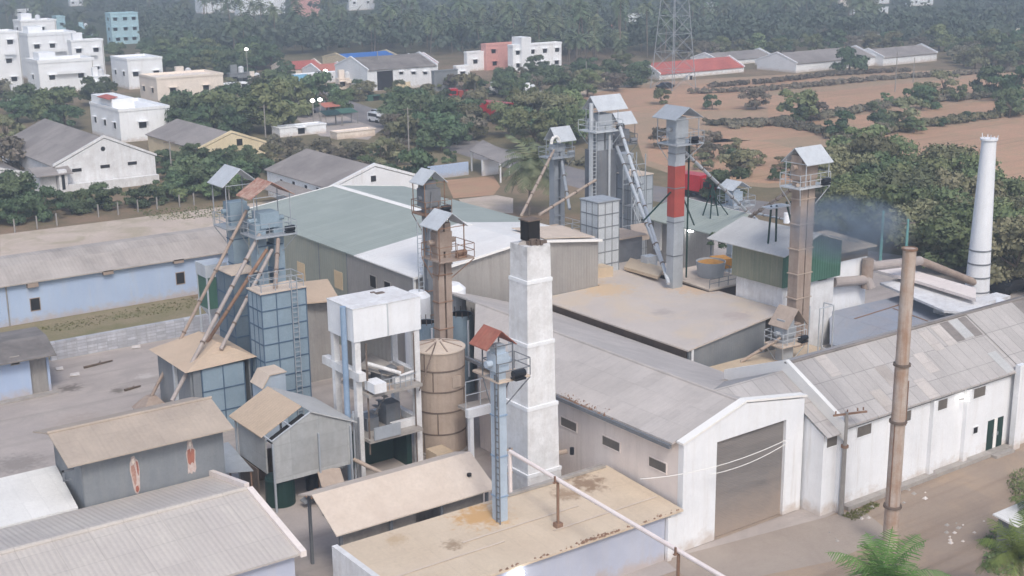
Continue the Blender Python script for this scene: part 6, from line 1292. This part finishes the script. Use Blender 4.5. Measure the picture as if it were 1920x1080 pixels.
scatter(('big','big','tree'), [(1560,385),(1620,352),(1700,356),(1780,388),(1860,408),(1930,425),(1950,560),(1880,545),(1830,520),(1740,520),(1700,470),(1590,440)], 44, .85, 1.15, 'olive green tree in the dense grove beside the round white chimney', 'grove beside the round white chimney', 4.2, False, lambda p: p.x > 112 or p.y < 60)
scatter(('scrub','bush','tree'), [(1590,318),(1650,308),(1700,330),(1640,350),(1600,345)], 6, .6, .9, 'tree on the far edge of the grove toward the red fields', 'grove edge trees', 5)
scatter(('scrub','dark','tree'), [(1070,150),(1200,140),(1210,160),(1100,190)], 10, .7, 1.0, 'scrubby tree near the left end of the ploughed field', 'trees at the field end', 6)
scatter(('scrub','bush'), [(1215,268),(1290,262),(1500,300),(1560,330),(1440,345),(1300,318)], 16, .35, .65, 'dry grey shrub scattered over the bare reddish ground', 'shrubs on the reddish ground', 4)
scatter(('dark','tree'), [(120,60),(175,70),(180,112),(270,118),(275,85),(360,85),(430,118),(530,108),(520,128),(440,150),(330,140),(200,118)], 44, .8, 1.15, 'dark tree of the belt between the houses and the far wood', 'trees behind the houses', 5)
scatter(('dark','tree','scrub'), [(820,170),(960,160),(1090,150),(1090,176),(960,196),(860,186)], 16, .7, 1.0, 'tree in the line behind the roadside lorries', 'trees behind the lorries', 5)
scatter(('scrub','tree'), [(1250,112),(1480,96),(1640,92),(1920,98),(1920,128),(1800,130),(1790,96),(1500,100),(1340,112)], 52, .8, 1.2, 'olive scrub tree around the far barns', 'trees around the far barns', 6)
scatter(('tree','dark','tree'), [(322,236),(360,206),(470,196),(560,196),(572,236),(450,264),(335,262)], 22, .85, 1.15, 'green tree in the thicket between the villa and the roadside', 'thicket beside the roadside', 4, False)
scatter(('dark','scrub'), [(-120,180),(78,176),(120,205),(128,246),(60,232),(-120,250)], 20, .8, 1.1, 'tree in front of the white apartment blocks', 'trees below the apartments', 4)
scatter(('scrub','bush','scrub'), [(490,290),(600,282),(740,280),(880,302),(800,332),(600,306),(510,325)], 15, .4, .75, 'dry scrub bush on the waste ground beyond the sheds', 'scrub on the waste ground', 3)
scatter(('tree','scrub','dark'), [(400,150),(540,146),(560,164),(700,180),(850,176),(850,200),(700,200),(560,190),(410,176)], 20, .5, .85, 'small tree among the roadside shops', 'small trees among the shops', 5)
scatter(('tree','bush'), [(1440,226),(1560,214),(1670,196),(1780,184),(1920,174),(1920,182),(1670,206),(1560,224),(1440,238)], 7, .4, .7, 'green tree in the middle hedgerow of the red fields', 'trees in the middle hedgerow', 6)
scatter(('tree','bush','scrub'), [(1560,258),(1650,246),(1920,208),(1920,220),(1650,260)], 8, .45, .8, 'green tree in the lower hedgerow of the red fields', 'trees in the lower hedgerow', 6)
TH = [(8,120,12,30,16,'white_house','white terrace block filling the gap left of the broad apartment block'),(112,128,14,26,20,'white_house','white upper block between the tall complex and the curved parapet block'),(176,176,10,26,30,'white_house','low white annex at the right foot of the broad apartment block'),(330,168,10,40,24,'cream','cream upper floor behind the long cream house'),(20,200,12,46,20,'white_old','old white wall house below the cut off apartment block'),(410,172,8,60,12,'white_house','low white sheet shed right of the cream house'),(432,160,6,34,20,'corr_s','small grey block behind the low white sheet shed'),(470,166,6,22,14,'cream','little cream hut at the foot of the lit lamp pole'),(636,168,8,30,18,'cream','small cream shop left of the roadside warehouse'),(830,150,6,30,12,'redroof2','faded red kiosk behind the grey box store'),(866,182,6,40,10,'white_house','low white wall house behind the dark red tipper'),
      (985,190,8,30,14,'white_house','small white hut below the white block'),(1010,196,5,18,8,'white_house','tiny white hut right of the small white one'),(60,96,10,24,16,'white_house','white house behind the tall apartments'),(260,112,8,30,10,'cream','low cream house below the three storey light blue one'),(330,106,6,16,10,'white_house','tiny white house among trees right of the light blue one'),(150,70,8,20,16,'lblue_wall','blue washed house beside the small pale blue one'),
      (505,196,6,30,9,'corr_s','dark open shed by the forecourt'),(770,196,6,50,10,'seam','dark wall yard in front of the roadside warehouse'),(690,190,6,50,8,'green_p','low green fence wall in front of the roadside warehouse'),(1290,150,4,10,7,'white_house','tiny white hut beside the long red barn'),(1420,122,4,16,8,'white_house','small white porch at the end of the grey roofed barn'),(1130,150,4,30,6,'cream','low cream wall near the lattice mast')]
for u, v, pl, pr, ph, m, lb in TH: house('small_house', lb, u, v, pl, pr, ph, m, nwr=2 if pr > 24 else 1, nwl=0, parapet=.25, tank=1 if ph > 13 else False)
# hedgerows
def hedge(name, label, pts, w, h_, n, lm, leaf=.45):
    P_ = [G(*p) for p in pts]; cen, rad = [], []
    for a, b_ in zip(P_, P_[1:]):
        m_ = max(1, int((b_-a).length/(w*.11)))
        for i in range(m_):
            q = a.lerp(b_, i/m_); cen.append((q.x+R.uniform(-w,w)*.4, q.y+R.uniform(-w,w)*.4, h_*R.uniform(.15,.5))); rad.append(w*R.choice((.14,.18,.22,.26,.3,.36)))
    o = bpy.data.objects.new(name, quads_mesh(name, leaf_cloud(cen, rad, n, leaf, len(cen), .7), [M[lm]])); C.objects.link(o); return tag(o, label, 'hedge')
hedge('hedgerow', 'uppermost brown hedgerow crossing the red fields', [(1300,176),(1440,170),(1552,160),(1660,149),(1800,141),(1925,133)], 2.6, 1.7, 9000, 'leaf_d', .26)
hedge('hedgerow', 'wide brown middle hedgerow crossing the red fields', [(1380,240),(1440,234),(1552,220),(1665,200),(1780,188),(1925,178)], 3.6, 1.9, 14000, 'leaf_d', .24)
hedge('hedgerow', 'lower olive hedgerow crossing the red fields', [(1560,262),(1640,254),(1740,238),(1820,226),(1925,213)], 3.4, 1.9, 12000, 'leaf_c', .24)
hedge('hedgerow', 'brown scrub hedge between the bare reddish ground and the left field', [(1330,235),(1440,232),(1500,240),(1580,262)], 3, 1.7, 8000, 'leaf_d', .24)
hedge('hedgerow', 'dark scrub hedge along the foot of the far barns', [(1330,164),(1440,156),(1560,142),(1700,134)], 2.6, 1.6, 6000, 'leaf_d', .26)
hedge('hedgerow', 'low scrub belt along the far side of the main road', [(1040,300),(1140,318),(1215,330)], 3, 1.8, 6000, 'leaf_d', .22)
# palms
def palm_mesh(kind, seed, lm, th, fl, nf, npair, tr=.16):
    g_ = random.Random(seed); quads = []
    bend = Vector((g_.uniform(-.6,.6),g_.uniform(-.6,.6),0)); segs = []; pr = Vector((0,0,-.1))
    for i in range(1, 6): k = i/5; q = Vector((bend.x*k*k, bend.y*k*k, th*k)); segs.append((pr, q, tr*(1.15-.35*(k-.2)), tr*(1.15-.35*k))); pr = q
    top = pr
    for i in range(nf):
        az = i*2.399+g_.uniform(-.2,.2); el = (1.45-1.2*(i/nf)) if kind == 'near' else 1.15-1.75*(i/nf)+g_.uniform(-.12,.12); L = fl*g_.uniform(.85,1.1)
        d = Vector((math.cos(az)*math.cos(el), math.sin(az)*math.cos(el), math.sin(el))); p = top.copy(); side = Vector((-math.sin(az), math.cos(az), 0)); pts = [p.copy()]
        for j in range(npair):
            st = L/npair; p = p+d*st; d = (d+Vector((0,0,-1.7/npair))).normalized(); pts.append(p.copy())
        for j in range(npair):
            a, b_ = pts[j], pts[j+1]; k = (j+.5)/npair; ll = fl*(.32 if kind == 'near' else .26)*(math.sin(math.pi*min(1,k*.85+.18))**.6); wd = (b_-a)*(.62 if kind == 'near' else .78)
            fd = (b_-a).normalized(); dn = fd.cross(side)
            if dn.z > 0: dn = -dn
            quads += [a-side*.02, a+side*.02, b_+side*.015, b_-side*.015]
            for s_ in (-1, 1):
                tip = a+side*(s_*ll*.86)+fd*(ll*.5)+Vector((0,0,-1))*(ll*g_.uniform(.2,.5)); quads += [a, a+wd, tip+wd*.35, tip]
    return np.array([tuple(q) for q in quads]), limb_quads(segs, 7)
PALM = {}
for kd, lm, th, fl, nf, npair in (('far','leaf_p',9.5,4.0,17,6),('mid','leaf_p',8.5,6.6,34,18),('near','leaf_n',4.0,3.1,22,30)):
    for s_ in range(7 if kd == 'far' else 2):
        v, lim = palm_mesh(kd, 70+s_, lm, th*(1+(.13*(s_-3) if kd == 'far' else 0)), fl*(1+(.05*((s_*3) % 7-3) if kd == 'far' else 0)), nf-(s_ % 3)*2, npair)
        PALM.setdefault(kd, []).append((quads_mesh('palm_'+kd, v, [M[lm], M['palmbark']], lim), quads_mesh('palm_fronds', v, [M[lm]]), quads_mesh('palm_trunk', np.array([lim[0][i] for f in lim[1] for i in f]), [M['palmbark']])))
def palm(kd, p, k, label, group=None, whole=True, rz=None):
    w, f, tk = R.choice(PALM[kd]); rz = R.uniform(0,6.28) if rz is None else rz
    if whole: o = bpy.data.objects.new('coconut_palm', w); C.objects.link(o); tag(o, label, 'palm', group)
    else:
        o = thing('coconut_palm', label, 'palm', p, group)
        for n_, m_ in (('fronds',f),('trunk',tk)): q = bpy.data.objects.new(n_, m_); C.objects.link(q); q.parent = o
    o.location = p; o.rotation_euler = (R.uniform(-.12,.12) if kd == 'far' else 0, R.uniform(-.12,.12) if kd == 'far' else 0, rz); o.scale = (k,k,k*R.uniform(.8,1.25)) if whole else (k,k,k); return o
pb = [(440,118),(640,98),(880,102),(1000,126),(1250,124),(1250,84),(1000,70),(640,62),(430,78)]
n_ = 0
while n_ < 150:
    u, v = R.uniform(430,1250), R.uniform(62,126)
    if inside(u, v, pb): palm('far', G(u, v), R.uniform(.85,1.2), 'coconut palm in the hazy palm belt beyond the town', 'palm belt beyond the town'); n_ += 1
n_ = 0
while n_ < 60:
    u, v = R.uniform(1290,1640), R.uniform(38,70); palm('far', G(u, v), R.uniform(.85,1.15), 'coconut palm in the farther palm line above the barns', 'farther palm line'); n_ += 1
n_ = 0
while n_ < 30:
    u, v = R.choice((R.uniform(0,165),R.uniform(275,430))), R.uniform(30,70); palm('far', G(u, v), R.uniform(.8,1.1), 'coconut palm in the dark wood behind the white apartments', 'palms behind the apartments'); n_ += 1
q = G(992,405); palm('mid', Vector((q.x,q.y,0)), HZ(988,305,q.x,q.y)/8.5, 'drooping coconut palm rising beside the end of the green warehouse roof', None, False)
q = G(1640,1092,5.0); palm('near', Vector((q.x,q.y,0)), 1.12, 'young green palm at the bottom edge before the steel smoke pipe', None, False, .4)
q = G(1925,1060,3.2); palm('near', Vector((q.x,q.y,0)), .85, 'palm with one bent dark frond at the right edge of the dirt lane', None, False, 2.0)
q = G(1960,960,2.6); palm('near', Vector((q.x,q.y,-.6)), .8, 'second palm half out of the picture beyond the white kiosk roof', None, False, 1.0)
# low greenery at lower right and weeds
def grass_patch(name, poly, n, size, h_, lm='grass'):
    us, vs_ = [p[0] for p in poly], [p[1] for p in poly]; cen = []
    while len(cen) < n:
        u, v = R.uniform(min(us),max(us)), R.uniform(min(vs_),max(vs_))
        if inside(u, v, poly): p = G(u, v); cen.append((p.x,p.y,h_*R.uniform(.1,.6)))
    o = bpy.data.objects.new(name, quads_mesh(name, leaf_cloud(cen, [h_*.7]*n, n*7, size, n, .8), [M[lm]])); C.objects.link(o); return tag(o, kind='stuff')
grass_patch('weeds', [(1578,968),(1640,942),(1650,948),(1600,978)], 200, .035, .16)
grass_patch('weeds', [(1840,1010),(1920,960),(1920,1080),(1850,1080)], 260, .07, .45, 'leaf_a')
grass_patch('weeds', [(1890,900),(1925,880),(1925,960),(1900,950)], 120, .06, .45, 'leaf_a')
grass_patch('weeds', [(70,618),(120,604),(372,556),(376,575),(110,622)], 420, .035, .12)
grass_patch('weeds', [(250,395),(420,385),(430,405),(300,415)], 500, .05, .14)
# far wood: one mass
g_ = np.random.default_rng(5); cen, rad = [], []
while len(cen) < 5200:
    u = g_.uniform(-40,1960); v = -42+(g_.random()**.8)*150
    lim_ = np.interp(u, [0,180,260,440,640,880,1000,1250,1300,1480,1700,1920], [40,62,100,126,100,104,122,118,98,92,88,96])
    if v > lim_: continue
    p = G(u, v); d = (p-CAM).length
    if d > 1900: continue
    skip = False
    for (hu, hv, pl, pr, ph, m_, lb) in FH:
        if hu-pl-6 < u < hu+pr+6 and hv-ph*.4-2 < v < hv+36: skip = True
    if 175 < u < 268 and 60 < v < 116: skip = True
    if skip: continue
    s_ = g_.uniform(.8,1.35)
    for j in range(3): cen.append((p.x+g_.normal()*2.2, p.y+g_.normal()*2.2, g_.uniform(2.2,6.0)*s_)); rad.append(g_.uniform(1.6,3.0)*s_)
v = leaf_cloud(cen, rad, 190000, .55, 9, .85)
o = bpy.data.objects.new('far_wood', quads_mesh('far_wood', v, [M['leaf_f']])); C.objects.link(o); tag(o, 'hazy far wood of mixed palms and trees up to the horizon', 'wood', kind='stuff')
# ================================================================== AIR, LIGHT, CAMERA
k = NT('haze_air'); out = k.n['Material Output']; k.n.remove(k.b)
vv = k.new('ShaderNodeVolumePrincipled'); vv.inputs['Color'].default_value = S(216,228,242); vv.inputs['Density'].default_value = HAZE; vv.inputs['Anisotropy'].default_value = .1
k.lk(vv.outputs[0], out.inputs['Volume'])
tag(MB().box(-880,2580,-580,2580,-1,56).build('haze', k.m), kind='stuff')
w = bpy.data.worlds.new('World'); sc.world = w; w.use_nodes = True
nt = w.node_tree; bg = nt.nodes['Background']; sky = nt.nodes.new('ShaderNodeTexSky'); sky.sky_type = 'NISHITA'; sky.sun_disc = False
EL, AZ = math.radians(48), math.radians(SUNAZ)
sky.sun_elevation = EL; sky.sun_rotation = AZ; sky.air_density = 1.0; sky.dust_density = 3.0; sky.ozone_density = .35
nt.links.new(sky.outputs[0], bg.inputs[0]); bg.inputs[1].default_value = SKY
sl = bpy.data.lights.new('sun', 'SUN'); sl.energy = SUN; sl.angle = math.radians(14); sl.color = (1, .985, .945)
so = bpy.data.objects.new('sun', sl); C.objects.link(so)
dirv = Vector((math.sin(AZ)*math.cos(EL), math.cos(AZ)*math.cos(EL), math.sin(EL)))   # towards the sun
so.rotation_euler = dirv.to_track_quat('Z', 'Y').to_euler(); so.location = (0,0,60)
cd = bpy.data.cameras.new('camera'); co = bpy.data.objects.new('camera', cd); C.objects.link(co)
cd.sensor_width = 36; cd.lens = FOC/1920*36; cd.clip_start = .5; cd.clip_end = 6000
mw = Matrix((rt, up, -fw)).transposed().to_4x4(); mw.translation = CAM; co.matrix_world = mw; sc.camera = co
sc.view_settings.view_transform = 'Standard'; sc.view_settings.look = 'None'; sc.view_settings.gamma = 1; sc.view_settings.exposure = EXPO
sc.cycles.volume_bounces = 0; sc.cycles.max_bounces = 6; sc.cycles.diffuse_bounces = 3
